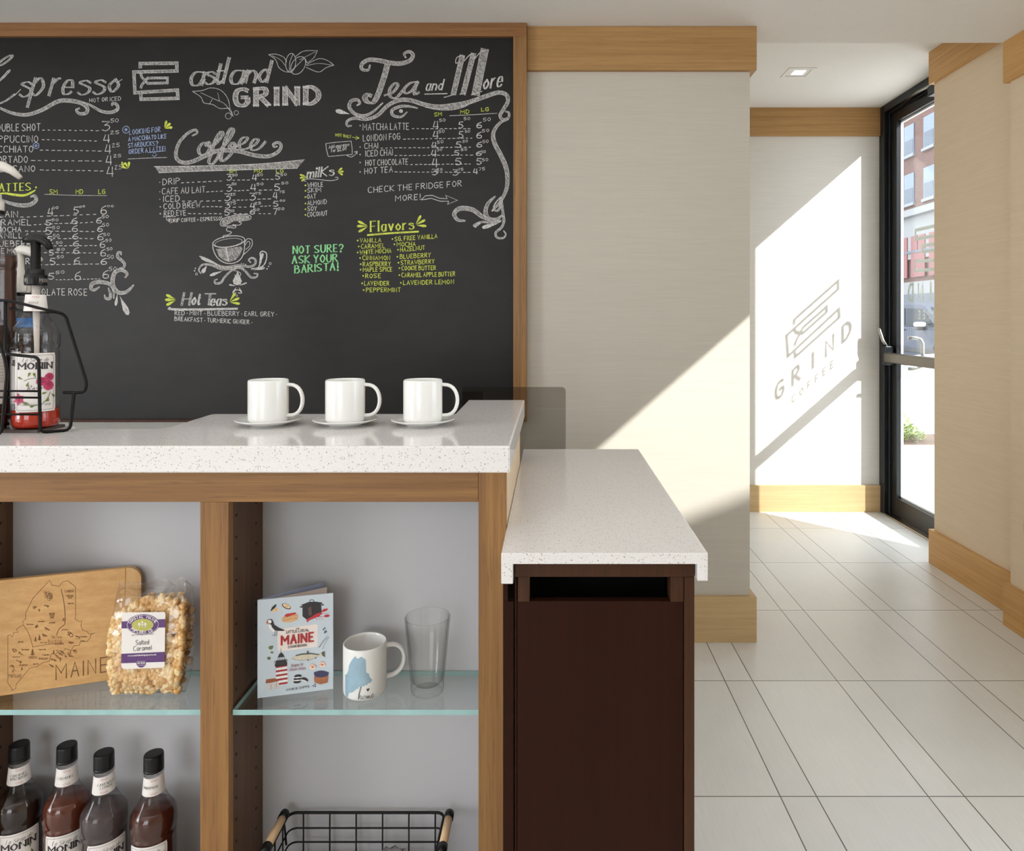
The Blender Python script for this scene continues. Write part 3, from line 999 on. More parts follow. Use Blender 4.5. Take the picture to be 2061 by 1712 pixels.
line_([(770, 500), (900, 560), (1000, 610), (1075, 722)], .9); line_([(930, 500), (945, 575)], .8); line_([(850, 610), (880, 560)], .8)
W.ellipse(460, 233.5, 6, 6, w=.9); W.ellipse(476, 227, 4.4, 4.4, w=.9)

# --- coffee
swirl(c3([(690, 905), (735, 880), (720, 850), (650, 880), (570, 965), (535, 1070), (555, 1135), (620, 1160), (700, 1145), (800, 1100), (900, 1055), (1000, 1042), (1130, 1052), (1280, 1090), (1410, 1098), (1500, 1055), (1528, 1000), (1500, 968), (1455, 985), (1462, 1010), (1490, 1005)]), 7.0)
W.stroke(c3([(850, 970), (790, 975), (750, 1030), (765, 1080), (820, 1075), (855, 1020), (845, 965), (820, 995), (870, 1010)]), 6, cal=.35, edges=.6)
W.stroke(c3([(860, 1020), (930, 960), (978, 890), (955, 870), (905, 950), (870, 1070), (845, 1150), (880, 1170), (930, 1110), (950, 1050), (980, 1030)]), 6, cal=.35, edges=.6)
W.stroke(c3([(950, 1040), (1030, 950), (1078, 860), (1050, 840), (1005, 930), (970, 1060), (960, 1130), (990, 1138), (1060, 1070), (1092, 1000), (1070, 970), (1040, 1010), (1100, 1010)]), 6.5, cal=.35, edges=.6)
W.stroke(c3([(1100, 1010), (1180, 970), (1210, 925), (1165, 925), (1130, 980), (1150, 1030), (1215, 1025)]), 5.5, cal=.35, edges=.6)
W.stroke(c3([(1215, 1020), (1280, 990), (1312, 945), (1275, 940), (1240, 990), (1255, 1040), (1320, 1025), (1380, 960)]), 5.5, cal=.35, edges=.6)
Wh.fill([(310.5, 335), (400, 334), (520, 330), (612.6, 322), (598.7, 338), (500, 341), (400, 344), (320, 347)])
W.stroke([(310.5, 335), (400, 334), (520, 330), (612.6, 321.5)], 1.4); W.stroke([(320, 347.5), (400, 344.5), (500, 341.5), (598.7, 338.5)], 1.4)
for s, x0, x1 in (('SM', 461, 476), ('MD', 512, 527), ('LG', 556, 570)): row(Yl, s, x0, 347.5, x1, 347, cap=7, w=1.5)
for s, x0, y0, x1, y1, c in (('DRIP', 328, 372, 362, 370, 12.5), ('CAFE AU LAIT', 327, 391, 413, 387, 12.5), ('ICED', 330, 406, 361, 405, 12.5), ('COLD BREW', 330, 420.5, 403, 417, 11), ('RED EYE', 331, 434.5, 374, 433, 11)):
    row(W, s, x0, y0, x1, y1, cap=c, w=1.7)
W.ribbon([(329, 436.5), (354, 435.5)], 1.3); W.ribbon([(335, 438), (336, 443), (342, 443)], 1.2); W.ribbon([(339, 440), (343, 443), (339, 446)], 1.2)
row(W, '(DRIP COFFEE + ESPRESSO)', 342, 447.5, 447, 443, cap=7.5, w=1.5)
for y in (367, 386, 401): dot(W, 322, y, 1)
for y in (416, 430): dot(W, 323, y, 1.6)
for a in ((364, 368, 452, 364, 8), (468, 363, 506, 362, 4), (527, 361, 553, 361, 3), (415, 386, 452, 384, 4), (470, 384, 504, 383, 4), (520, 383, 552, 382, 3), (366, 405, 451, 404, 7), (468, 403, 502, 402, 4), (518, 401, 548, 400, 3), (407, 416, 450, 416, 5), (468, 417, 502, 417, 3), (524, 415, 549, 414, 3), (378, 430, 451, 430, 7), (470, 430, 502, 430, 3), (520, 430, 549, 430, 3)):
    dashes(*a)
for d, x0, y0, x1, y1, s, a, b, c, e in (
        ('3', 457, 350, 466, 363, '50', 467, 350, 478, 355), ('3', 457, 371, 467, 385, '50', 467, 368, 476, 373), ('3', 453, 389, 464, 404, '25', 464, 389, 474, 394), ('3', 454, 407, 463, 419, '75', 463, 406, 475, 412), ('5', 453, 421, 462, 433, '50', 462, 422, 472, 427),
        ('4', 508, 351, 516, 363, '50', 517, 350, 529, 355), ('4', 505, 370, 515, 384, '50', 517, 368, 530, 373), ('3', 503, 388, 514, 403, '75', 514, 387, 525, 392), ('4', 504, 408, 513, 419, '25', 513, 407, 525, 412), ('6', 504, 421, 512, 431, '50', 511, 420, 522, 425),
        ('5', 555, 349, 563, 361, '50', 565, 349, 577, 354), ('5', 553, 369, 563, 383, '50', 567, 366, 580, 371), ('4', 550, 386, 558, 400, '75', 562, 384, 573, 389), ('5', 551, 404, 560, 415, '00', 564, 402, 574, 406), ('7', 551, 419, 558, 432, '50', 560, 418, 572, 423)):
    price(d, x0, y0, x1, y1, s, a, b, c, e)

# --- milks
W.text('milKs', 618, 358, 671, 353, cap=19, w=3.2, slant=.15, cal=.4)
W.stroke([(616, 365), (612, 363), (620, 360), (640, 361), (664, 363.5), (679, 361), (680, 357), (675, 357)], 1.3)
for a in (195, 165, 135): Yl.petal(617, 355, a, 14, 6)
for a in (-40, -5, 28): Yl.petal(679, 346, a, 13, 6)
for s, x1, y0, y1 in (('WHOLE', 650, 376.5, 375), ('SKIM', 646, 387.5, 386), ('OAT', 636, 400, 399), ('ALMOND', 657, 413, 410), ('SOY', 638, 424.5, 424), ('COCONUT', 659, 436, 433)):
    row(W, s, 619, y0, x1, y1, cap=9.3, w=1.6); dot(Yl, 615, y0 - 3.5, 1.7)

# --- cup
c4 = lambda p: cr(p, 300, 320, .2103)
def l4(pts, w=1.3, **k): W.stroke(c4(pts), w, **k)
W.ellipse(*c4([(765, 790)])[0], 32.5, 11, -.14, w=1.6); W.ellipse(*c4([(762, 800)])[0], 28, 8, -.14, w=.9)
l4([(612, 800), (615, 860), (645, 930), (700, 980), (770, 1000), (840, 985), (890, 940), (912, 870), (916, 780)], 1.8)
Wh.fill(c4([(640, 860), (700, 855), (790, 850), (880, 835), (895, 860), (870, 920), (830, 965), (770, 985), (715, 970), (670, 930)]))
l4([(735, 850), (750, 910), (760, 970)], 3)
l4([(918, 795), (945, 762), (985, 775), (985, 830), (945, 880), (905, 915)], 1.4); l4([(920, 825), (945, 790), (965, 795), (960, 835), (925, 865)], 1.2)
l4([(715, 755), (712, 735), (760, 725), (790, 700), (745, 685), (755, 655), (820, 660), (830, 640), (790, 640), (700, 640), (682, 615), (710, 570), (790, 545), (870, 530), (965, 540), (970, 575), (900, 590), (860, 600), (885, 612), (860, 632), (800, 628)], 1.4)
Wh.fill(c4([(690, 625), (705, 580), (780, 550), (870, 535), (960, 545), (960, 572), (880, 588), (800, 600), (760, 625), (720, 638)]))
def s4(pts, w, **k): swirl(c4(pts), w, **k)
s4([(485, 930), (530, 945), (600, 980), (680, 1025), (760, 1033), (860, 1018), (960, 1030), (1012, 1010), (1020, 965), (985, 945), (955, 965), (975, 990)], 3.5)
W.petal(*c4([(700, 1030)])[0], 203, 47, 9)
s4([(500, 1095), (478, 1060), (515, 1010), (600, 1015), (690, 1052), (770, 1050), (870, 1040), (925, 1075), (975, 1130), (1025, 1130), (1040, 1100), (1005, 1095)], 3.6)
W.petal(*c4([(560, 1010)])[0], 122, 20, 12)
s4([(655, 1150), (630, 1160), (640, 1190), (690, 1180), (725, 1130), (780, 1075), (840, 1045)], 3.5)
W.petal(*c4([(720, 1065)])[0], 160, 31, 9)
l4([(1045, 1045), (1075, 970), (1062, 905), (1090, 882), (1125, 905), (1120, 975), (1080, 1030), (980, 1052)], 2.2)
W.petal(*c4([(1050, 1020)])[0], -72, 27, 10); W.petal(*c4([(990, 1065)])[0], -12, 26, 8)
W.petal(*c4([(850, 1060)])[0], 92, 31, 27); l4([(805, 1065), (850, 1075), (880, 1100), (850, 1135), (820, 1110)], 1.2)
for x, y, a, l in ((840, 1215, 190, 16), (850, 1215, -20, 20), (840, 1220, 120, 14), (855, 1220, 60, 14)): W.petal(*c4([(x, y)])[0], a, l, 5)
l4([(845, 1250), (810, 1262), (805, 1285), (835, 1280)], 1.6); l4([(845, 1250), (880, 1262), (885, 1282), (855, 1280)], 1.6)
for x, y, r in ((840, 1305, 1.7), (455, 1100, 2.2), (437, 1068, 1.3), (445, 1045, .9), (1160, 1000, 2.2), (1145, 1028, 1), (1130, 1050, 1), (640, 1095, .8), (660, 1085, .8), (680, 1082, .8), (885, 1000, .7), (905, 1002, .7), (925, 1008, .7)): W.ellipse(*c4([(x, y)])[0], r, r, w=.9, n=10)

# --- green note
row(Gr, 'NOT SURE?', 590, 510, 690, 506, cap=15.5, w=3.8, cal=.5, serif=1.2)
row(Gr, 'ASK YOUR', 589, 530, 679, 526, cap=15.5, w=3.8, cal=.5, serif=1.2)
row(Gr, 'BARISTA!', 594, 549, 680, 543, cap=15.5, w=3.8, cal=.5, serif=1.2)

# --- hot teas
W.text('H', 366, 614, 381, cap=25, w=4.2, slant=.2, cal=.35, edges=.5); W.text('ot', 386, 613, 402, cap=23, w=4, slant=.2, cal=.35)
W.text('T', 410, 613, 432, cap=22, w=4.6, slant=.12, cal=.4, edges=.5); W.text('eas', 424, 614, 455, cap=20, w=3.8, slant=.2, cal=.35)
W.stroke([(342, 619), (345, 622), (400, 622.5), (478, 621)], 4.2)
for a in (205, 180, 152): Yl.petal(356, 603, a, 24, 9)
for a in (-55, -22, 8): Yl.petal(461, 608, a, 23, 8)
row(W, 'RED • MINT • BLUEBERRY • EARL GREY •', 352, 633.5, 557, 636, cap=9, w=1.6)
row(W, 'BREAKFAST • TURMERIC GINGER •', 352, 645, 507, 652, cap=8.5, w=1.6)

# --- tea and more
c5 = lambda p: cr(p, 640, 80, .2038)
def s5(pts, w, **k): swirl(c5(pts), w, **k)
s5([(515, 250), (495, 300), (435, 290), (435, 240), (500, 200), (600, 205), (720, 230), (820, 235), (910, 205), (938, 150), (900, 118), (852, 140), (868, 178)], 7.5)
W.stroke(c5([(690, 228), (665, 330), (630, 440), (590, 550), (545, 620), (490, 615), (465, 575), (490, 540), (525, 555)]), 11, cal=.3, edges=.8)
W.stroke(c5([(655, 550), (740, 520), (790, 450), (760, 430), (710, 490), (715, 560), (770, 575), (840, 500)]), 6, cal=.35, edges=.6)
W.stroke(c5([(980, 415), (910, 430), (850, 490), (870, 530), (930, 500), (985, 415), (960, 480), (955, 540), (1000, 520)]), 6, cal=.35, edges=.6)
W.text('and', 857, 182, 889, 181, cap=21, w=3, slant=.25, cal=.4); W.ribbon([(855, 189.5), (900, 188.5)], 2)
W.stroke(c5([(1385, 225), (1360, 230), (1370, 180), (1420, 155), (1445, 170)]), 1.6); W.stroke(c5([(1445, 210), (1500, 150), (1545, 140)]), 1.8); W.stroke(c5([(1545, 190), (1610, 120), (1660, 105)]), 1.8)
for a, b, w in (((1425, 165), (1340, 530), 9.5), ((1535, 145), (1435, 530), 9.5), ((1645, 110), (1560, 530), 15)):
    W.stroke(c5([a, b]), w, False, edges=1.0)
W.ribbon(c5([(1245, 570), (1350, 540)]), 1.6); W.ribbon(c5([(1400, 540), (1460, 525)]), 1.6); W.ribbon(c5([(1515, 545), (1620, 510)]), 1.6)
W.text('ore', 972, 180, 1009, 173, cap=30, w=3.8, slant=.2, cal=.35)
s5([(330, 850), (290, 850), (290, 805), (360, 775), (480, 785), (590, 745), (690, 650), (800, 598), (910, 598), (1050, 640), (1180, 662), (1330, 648), (1480, 620), (1640, 565), (1780, 522), (1860, 545), (1875, 610), (1830, 690), (1798, 750), (1830, 790), (1880, 770), (1885, 720), (1850, 708)], 7.5)
s5([(385, 650), (415, 625), (385, 592), (325, 610), (312, 670), (370, 735), (460, 750), (545, 710), (640, 625)], 6)
W.petal(*c5([(330, 738)])[0], 194, 33, 14)
s5([(880, 715), (820, 762), (740, 745), (735, 695), (810, 660), (900, 658), (985, 676)], 5); dot(W, *c5([(820, 705)])[0], 4)
s5([(1060, 665), (1180, 685), (1330, 685), (1460, 650), (1580, 575)], 3)
s5([(1880, 785), (1800, 820), (1735, 910), (1740, 1010), (1800, 1130), (1850, 1240), (1870, 1340), (1862, 1470), (1800, 1600), (1720, 1690)], 8)
c6 = lambda p: cr(p, 560, 320, .2426)
def s6(pts, w, **k): swirl(c6(pts), w, **k)
s6([(1800, 310), (1740, 370), (1720, 440), (1745, 495), (1810, 500), (1860, 465)], 7.5)
s6([(1845, 315), (1800, 370), (1790, 415), (1815, 430), (1840, 400), (1848, 330), (1865, 450), (1872, 520), (1850, 570), (1805, 610), (1815, 650), (1865, 655), (1888, 625), (1870, 595)], 4)
s6([(1550, 512), (1490, 505), (1460, 455), (1510, 410), (1610, 420), (1690, 475), (1770, 508), (1850, 512)], 8)
W.petal(*c6([(1700, 520)])[0], 152, 20, 8); W.petal(*c6([(1840, 530)])[0], 165, 38, 12)
s6([(1640, 568), (1625, 548), (1690, 522), (1780, 532), (1845, 520)], 3)
for s, x0, x1, y in (('SM', 875, 889, 234), ('MD', 927, 944, 229), ('LG', 969, 983, 224)): row(Yl, s, x0, y, x1, y - 1, cap=7.5, w=1.5)
W.stroke([(905, 233), (950, 231), (1000, 228)], 1.2)
for s, x0, y0, x1, y1, c in (('MATCHA LATTE', 731, 262, 823, 260.5, 14), ('LONDON FOG', 731, 284, 805, 280.5, 13), ('CHAI', 734, 299.5, 761, 298, 11.5), ('ICED CHAI', 736, 315, 790, 312, 12.5), ('HOT CHOCOLATE', 736, 333.5, 821, 330.5, 12), ('HOT TEA', 734, 350, 790, 346, 12)):
    row(W, s, x0, y0, x1, y1, cap=c, w=1.7)
for y in (253, 296, 311, 327, 346): dot(W, 725, y, 1.4)
for a in ((829, 259, 950, 259), (811, 280, 955, 278), (766, 298, 952, 296), (794, 313, 955, 312), (826, 331, 952, 330), (794, 346, 950, 347)): dashes(*a, int((a[2] - a[0]) / 9))
for d, x0, y0, x1, y1, s, a, b, c, e in (
        ('4', 872, 243, 882, 260, '50', 884, 239, 896, 245), ('4', 872, 263, 882, 279, '50', 883, 262, 895, 268), ('4', 869, 285, 878, 297, '50', 880, 283, 892, 289), ('4', 868, 301, 878, 315, '50', 880, 297, 890, 304), ('4', 870, 318, 880, 336, None, 0, 0, 0, 0), ('3', 870, 340, 880, 352, '25', 880, 339, 890, 344),
        ('5', 924, 245, 932, 258, '50', 934, 236, 946, 242), ('5', 924, 264, 932, 278, '50', 936, 262, 946, 267), ('5', 919, 285, 928, 297, '50', 931, 282, 941, 287), ('5', 915, 302, 924, 312, '50', 928, 299, 940, 304), ('5', 917, 318, 928, 332, None, 0, 0, 0, 0), ('3', 912, 341, 922, 353, '75', 922, 339, 932, 344),
        ('6', 960, 245, 969, 257, '50', 973, 237, 987, 244), ('6', 960, 265, 969, 278, '50', 971, 260, 984, 266), ('6', 960, 285, 969, 296, '50', 971, 282, 983, 288), ('6', 959, 304, 968, 313, '50', 969, 303, 978, 308), ('5', 960, 318, 969, 331, '50', 971, 319, 982, 325), ('4', 953, 339, 961, 350, '75', 964, 337, 976, 343)):
    price(d, x0, y0, x1, y1, s, a, b, c, e)
row(Yl, 'HOT ONLY', 676, 274, 707, 278, cap=6, w=1.2); Yl.ribbon([(709, 276), (722, 278)], 1.1); Yl.ribbon([(717, 274), (723, 278), (716, 280.5)], 1.1)
W.stroke([(656, 289), (680, 286), (707, 284), (709, 300), (709, 311), (684, 313), (661, 315), (657, 300), (656, 289)], 1.2, False)
row(W, 'Add espresso', 662, 299.5, 703, 293.5, cap=7, w=1.3); row(W, 'for $2.00', 667, 306.5, 697, 302, cap=7, w=1.3)
W.stroke([(697, 312), (706, 316), (714, 312), (719, 305)], 1.3); W.ribbon([(713, 306), (719, 304.5), (719, 310)], 1.2)
row(W, 'CHECK THE FRIDGE FOR', 741, 388, 929, 374.5, cap=12, w=1.7)
row(W, 'MORE!', 796, 405, 846, 401, cap=11.5, w=1.7)
W.stroke([(848, 402), (856, 394), (870, 393), (885, 399), (900, 400), (897, 393), (921, 403), (901, 411), (903, 405), (886, 405), (868, 399), (857, 401), (848, 402)], 1.4, False)

# --- flavors
row(Yl, 'Flavors', 746, 466, 832, 461, cap=22, w=4.4, cal=.4, serif=2)
Yl.stroke([(740, 473), (790, 469), (842, 466)], 3.6)
for a in (205, 180, 150): Yl.petal(742, 455, a, 24, 8)
for a in (-60, -28, 5): Yl.petal(836, 453, a, 23, 8)
for s, x0, x1, y0, y1 in (('VANILLA', 725, 767, 488, 487), ('CARAMEL', 727, 774, 500, 498), ('WHITE MOCHA', 725, 787, 512, 508), ('CINNAMON', 730, 785, 523, 523), ('RASPBERRY', 731, 786, 535.5, 535), ('MAPLE SPICE', 731, 789, 546.5, 546), ('ROSE', 736, 766, 559, 559), ('LAVENDER', 734, 783, 574, 574), ('PEPPERMINT', 737, 806, 587.5, 587),
        ('SG. FREE VANILLA', 795, 880, 485, 479), ('MOCHA', 799, 836, 495.5, 495), ('HAZELNUT', 806, 855, 506.5, 502), ('BLUEBERRY', 805, 867, 520.5, 517), ('STRAWBERRY', 807, 874, 532.5, 530), ('COOKIE BUTTER', 809, 877, 543.5, 543), ('CARAMEL APPLE BUTTER', 809, 916, 557.5, 555), ('LAVENDER LEMON', 812, 913, 573, 571)):
    row(Yl, s, x0, y0, x1, y1, cap=8.8, w=1.55); dot(Yl, x0 - 5, y0 - 4, 1.7)

bm_ = plane_map((0, BY, 1.3), (0, -1, 0))
tag(W.lay(bm_, .0008, .000012, qstep=.000012).build('chalk_writing', M['chalk_w'], cb), 'white chalk lettering, prices and drawings')
tag(Wh.lay(bm_, .0004, .000008, qstep=.000008).build('chalk_hatching', M['chalk_h'], cb), 'white chalk hatching inside the headings')
tag(Yl.lay(bm_, .0008, .000012, qstep=.000012).build('chalk_writing', M['chalk_y'], cb), 'yellow chalk lettering and leaf marks')
tag(Bl.lay(bm_, .0008, .000012, qstep=.000012).build('chalk_writing', M['chalk_b'], cb), 'pale blue chalk note about ordering a latte')
tag(Gr.lay(bm_, .0008, .000012, qstep=.000012).build('chalk_writing', M['chalk_g'], cb), 'green chalk note that reads not sure, ask your barista')

# ================================================================== THE BAR
BAR_Z, LOW_Z = 1.088, 0.918
YC, YB = 1.3114, 1.470                          # front and back of the open display cabinet
XL0, XL1, XD0, XD1, XR0, XR1 = -1.190, -1.135, -0.6611, -0.6077, -0.1367, -0.0845
BASE_Z = 0.148
YF = 1.2251                                     # front edge of the bar top

# quartz bar top: shallow at the left, deeper at the right end
poly = [(-1.60, YF), (-0.0725, YF), (-0.0725, 1.916), (-0.226, 1.916), (-0.2245, 1.636), (-0.792, 1.636), (-0.797, 1.628), (-0.790, 1.450), (-0.80, 1.415), (-.99, 1.415), (-.99, 1.452), (-1.168, 1.452), (-1.168, 1.65), (-1.60, 1.65)]
bt = MB().prism([(x, y, BAR_Z) for x, y in poly], (0, 0, -0.0476)).build('bar_top', M['quartz'], org=(-0.8, 1.4, BAR_Z - .0476), bevel=.003)
tag(bt, 'thick speckled white quartz bar top with mugs and syrups on it', 'countertop')

cab = thing('display_cabinet', (-0.64, 1.40, 0.0), 'oak display cabinet with two open bays under the quartz bar top', 'cabinet')
ZT = BAR_Z - 0.0476
zr = H - 370 / F * YC
def cpart(name, mat, *boxes, bevel=.001, label=None):
    m = MB()
    for b in boxes:
        m.box(*b)
    o = m.build(name, mat, cab, bevel=bevel)
    if label: o['label'] = label
    return o
cpart('top_rail', M['oak_x'], (XL0, XR0 - .0004, YC, YC + .02, zr, ZT))
cpart('stile', M['oak'], (XL0, XL1, YC, YC + .02, 0.02, zr))
cpart('stile', M['oak'], (XD0, XD1, YC, YC + .02, 0.02, zr))
cpart('stile', M['oak'], (XR0, XR1, YC, YC + .02, 0.02, ZT))
cpart('bottom_rail', M['oak_x'], (XL1, XR0, YC, YC + .02, 0.02, BASE_Z))
def holes(x, sgn):  # dark discs; the shade of the pin holes is put into their colour
    m = MB()
    for y in (YC + .035, YC + .125):
        for k in range(17):
            z = .26 + k * .042
            if z > zr - .02:
                break
            m.tube([(x, y, z), (x + sgn * .0006, y, z)], .0028, 8)
    return m
for xa, xb in ((XL0, XL1), (XD0, XD1), (XR0, XR1)):
    sm_ = MB().box(xa, xb - .001, YC + .02, YB, 0.02, ZT)
    if xb != XR1:
        hh = holes(xb - .001, 1)
        sm_.add(hh.v, hh.f, 1)
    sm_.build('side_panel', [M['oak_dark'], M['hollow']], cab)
cpart('back_panel', M['panel_grey'], (XL0, XR1 - .001, YB, YB + .016, 0.02, ZT), label='grey painted back panel')
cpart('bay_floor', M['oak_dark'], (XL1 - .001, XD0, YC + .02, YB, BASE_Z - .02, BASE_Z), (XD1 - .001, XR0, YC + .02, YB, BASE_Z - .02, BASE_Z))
cpart('end_panel', M['maple'], (XR1 - .0008, XR1, YC + .02, 1.885, 0.02, ZT), (XR1 - .02, XR1 - .0008, 1.486, 1.885, .02, ZT), label='pale end panel beside the lower counter')
cpart('rear_panel', M['oak'], (XR1 - .14, XR1, 1.888, 1.906, 0.02, ZT), (-1.19, XR1 - .02, 1.486, 1.50, 0.02, ZT))

# glass shelves
SH_Z = 0.569
def shelf(x0, x1, label):
    m = MB().box(x0, x1, YC + .0115, YB - .0015, SH_Z - .010, SH_Z, 0)
    for i, (fc) in enumerate(m.f):
        zs = {round(m.v[k].z, 5) for k in fc}
        if len(zs) > 1:
            m.m[i] = 1
    o = m.build('glass_shelf', [M['shelf_glass'], M['shelf_edge']], org=((x0 + x1) / 2, 1.4, SH_Z - .01))
    return tag(o, label, 'shelf', 'glass shelves of the oak cabinet')
shelf(XL1 + .003, XD0 - .001, 'greenish glass shelf carrying the cutting board and popcorn bag')
shelf(XD1 + .003, XR0 - .001, 'greenish glass shelf carrying the cookbook, Maine mug and pint glass')

# ------------------------------------------------------------------ lower counter at the right
LX0, LX1, LYF, LYB = -0.0838, 0.2640, 1.170, 2.101
m = MB()
prof = [(LX0, LOW_Z), (LX1, LOW_Z), (LX1, LOW_Z - .047), (LX1 - .018, LOW_Z - .047), (LX1 - .018, LOW_Z - .0185), (LX0 + .020, LOW_Z - .0185), (LX0 + .020, LOW_Z - .052), (LX0, LOW_Z - .052)]
m.prism([(x, LYF, z) for x, z in prof], (0, LYB - LYF, 0))
lc = m.build('lower_counter_top', M['quartz2'], org=(.09, 1.6, LOW_Z - .052), bevel=.0016)
tag(lc, 'lower speckled white quartz counter on the dark brown cabinet', 'countertop')
wc = thing('waste_cabinet', (.09, 1.6, 0), 'dark brown waste cabinet with a slot opening under the lower counter', 'cabinet')
WX0, WX1, WYF = -0.0622, 0.2446, 1.186
WT = LOW_Z - .0205
def wx(px): return (px - CX) / F * WYF
def wz(py): return H - (py - CY) / F * WYF
def wpart(name, mat, *boxes, bevel=.0012):
    mm = MB()
    for b in boxes:
        mm.box(*b)
    return mm.build(name, mat, wc, bevel=bevel)
wpart('top_rail', M['brown_wood'], (WX0, WX1, WYF, WYF + .022, wz(1161), WT))
wpart('stile', M['brown_wood'], (wx(1377.5), WX1, WYF, WYF + .022, 0.0, wz(1161.2)))
wpart('side_panel', M['brown'], (WX0, WX0 + .016, WYF + .022, 2.08, 0, WT))
wpart('side_panel', M['brown_wood'], (WX1 - .016, WX1, WYF + .022, 2.08, 0, WT))
wpart('rear_panel', M['brown'], (WX0 + .016, WX1 - .016, 2.064, 2.08, 0, WT))
wpart('slot_block', M['brown_wood'], (wx(1042), wx(1066), WYF + .002, WYF + .035, wz(1212), wz(1161.4)))
wpart('slot_block', M['brown_wood'], (wx(1350), wx(1377), WYF + .002, WYF + .035, wz(1212), wz(1161.4)))
wpart('door', M['brown'], (wx(1041), wx(1377), WYF + .006, WYF + .024, 0.02, wz(1212.4)))
wpart('edge_strip', M['brown'], (WX0 - .0, wx(1040.5), WYF + .010, WYF + .022, 0.0, wz(1161.4)))
wpart('slot_lining', M['hollow'], (wx(1042), wx(1377), WYF + .20, WYF + .21, .50, WT), (wx(1042), wx(1377), WYF + .025, WYF + .201, .50, .51))
wpart('filler_strip', M['brown'], (-0.0828, WX0 - .0018, WYF + .014, WYF + .030, 0.0, wz(1217)), (-0.0828, -0.0740, WYF + .014, WYF + .030, wz(1217), LOW_Z - .054))

# smoke acrylic guard standing behind the counters
gx0, gx1 = P(931, 0, 2.112).x, P(1138.5, 0, 2.112).x
gz1 = P(0, 778.5, 2.112).z
r_ = .012
gp = [(gx0, .868), (gx1, .868)] + [(gx1 - r_ + r_ * math.cos(a), gz1 - r_ + r_ * math.sin(a)) for a in [PI / 2 * k / 6 for k in range(7)]] + [(gx0, gz1)]
g = MB().prism([(x, 2.109, z) for x, z in gp], (0, .005, 0))
gl_ = [(gx0, 2.109, .868), (gx0, 2.114, .868)]
cv = [(gx0, 2.1115), (gx0 - .012, 2.108), (gx0 - .020, 2.098), (gx0 - .024, 2.084)]
for (xa, ya), (xb, yb) in zip(cv, cv[1:]):
    g.add([(xa, ya, .868), (xb, yb, .868), (xb, yb, gz1 - .002), (xa, ya, gz1)], [(0, 1, 2, 3)], 0, True)
go = g.build('acrylic_guard', M['smoke'])
tag(go, 'smoky clear acrylic guard standing behind the end of the bar', 'splash guard')

# back counter, of which a white strip shows under the chalkboard
bc = thing('back_counter', (-2.2, 2.5, 0), 'white topped back counter along the wall below the chalkboard', 'counter')
MB().box(-4.3, -0.40, 2.22, 2.835, .860, .897).build('worktop', M['white_laminate'], bc, bevel=.003)
MB().box(-4.28, -0.42, 2.27, 2.83, 0.0, .860).build('base', M['brown'], bc)

# ------------------------------------------------------------------ white mugs on saucers
def arc_handle(x0, zt, zb, out, n=14):
    """points of a C handle, from the upper root to the lower one"""
    zc, h = (zt + zb) / 2, (zt - zb) / 2
    pts = [(x0 - .004, zt)]
    for k in range(n + 1):
        a = PI / 2 - PI * k / n
        pts.append((x0 + out * max(0, math.cos(a)) ** .75 + .002, zc + h * math.sin(a)))
    pts.append((x0 - .004, zb))
    return pts
def mug_profile(r, h, t=.0035):
    return [(0, .002), (r * .86, .002), (r * .88, 0), (r * .95, .001), (r * .99, .005), (r, .011), (r, h - .004), (r - .0008, h - .001), (r - t / 2, h), (r - t + .0006, h - .001),
            (r - t, h - .005), (r - t, .012), (r - t - .004, .007), (0, .006)]
MZ = BAR_Z + .0078
mug = thing('coffee_mug', (-0.5935, 1.462, MZ), 'plain white mug on a saucer, nearest the syrup rack', 'mug', 'white mugs on saucers along the bar')
b = Vector(mug.location)
MB().lathe(mug_profile(.0405, .0885), b, 56).build('cup', M['ceramic'], mug)
hd = [b + Vector((x, -.10 * (x - .0405), z)) for x, z in arc_handle(.0400, .078, .0135, .031)]
MB().tube(hd, .0062, 12, up=(0, 1, 0), flat=.62).build('handle', M['ceramic'], mug)
sau_prof = [(0, .003), (.028, .003), (.030, 0), (.033, 0), (.035, .003), (.052, .0075), (.0655, .0128), (.0663, .0138), (.0655, .0146), (.052, .0102), (.036, .0068), (.030, .0078), (0, .0078)]
so = MB().lathe(sau_prof, (-0.5935, 1.462, BAR_Z), 64).build('saucer', M['ceramic'], org=(-0.5935, 1.462, BAR_Z))
tag(so, 'white saucer under the mug nearest the syrup rack', 'saucer', 'white saucers along the bar')
for x, y, l1, l2 in ((-0.4320, 1.462, 'plain white mug in the middle of the three on the bar', 'white saucer under the middle mug of the three on the bar'),
                     (-0.2690, 1.462, 'plain white mug nearest the bar end, in front of the acrylic guard', 'white saucer under the mug nearest the bar end')):
    copy_thing(mug, (x, y, MZ), l1)
    copy_thing(so, (x, y, BAR_Z), l2)

# ------------------------------------------------------------------ syrup bottles
def bottle_profile(r=.0405, grow=0.0):
    k = r / .0405
    p = [(0, .004), (.030, .004), (.034, 0), (.038, .002), (.0405, .010), (.0408, .022), (.0400, .028), (.0400, .150), (.0405, .154), (.0392, .157), (.0392, .160), (.0412, .164), (.0415, .176), (.0412, .188),
         (.0404, .193), (.0370, .200), (.0315, .208), (.0262, .216), (.0222, .225), (.0196, .233), (.0180, .243), (.0166, .262), (.0160, .268), (.0174, .270), (.0174, .273), (.0152, .276), (.0150, .298), (.0150, .300)]
    return [((a + grow) * k if a > 0 else 0, z) for a, z in p]

def liquid(top, r=.0405):
    pr = bottle_profile(r, -.0012)
    out = [(a, z + (.0012 if z < .006 else 0)) for a, z in pr if z < top]
    zs = [q for q in pr]
    rt = next(a0 + (a1 - a0) * (top - z0) / (z1 - z0) for (a0, z0), (a1, z1) in zip(zs, zs[1:]) if z0 <= top < z1)
    return out + [(rt, top), (0, top)]

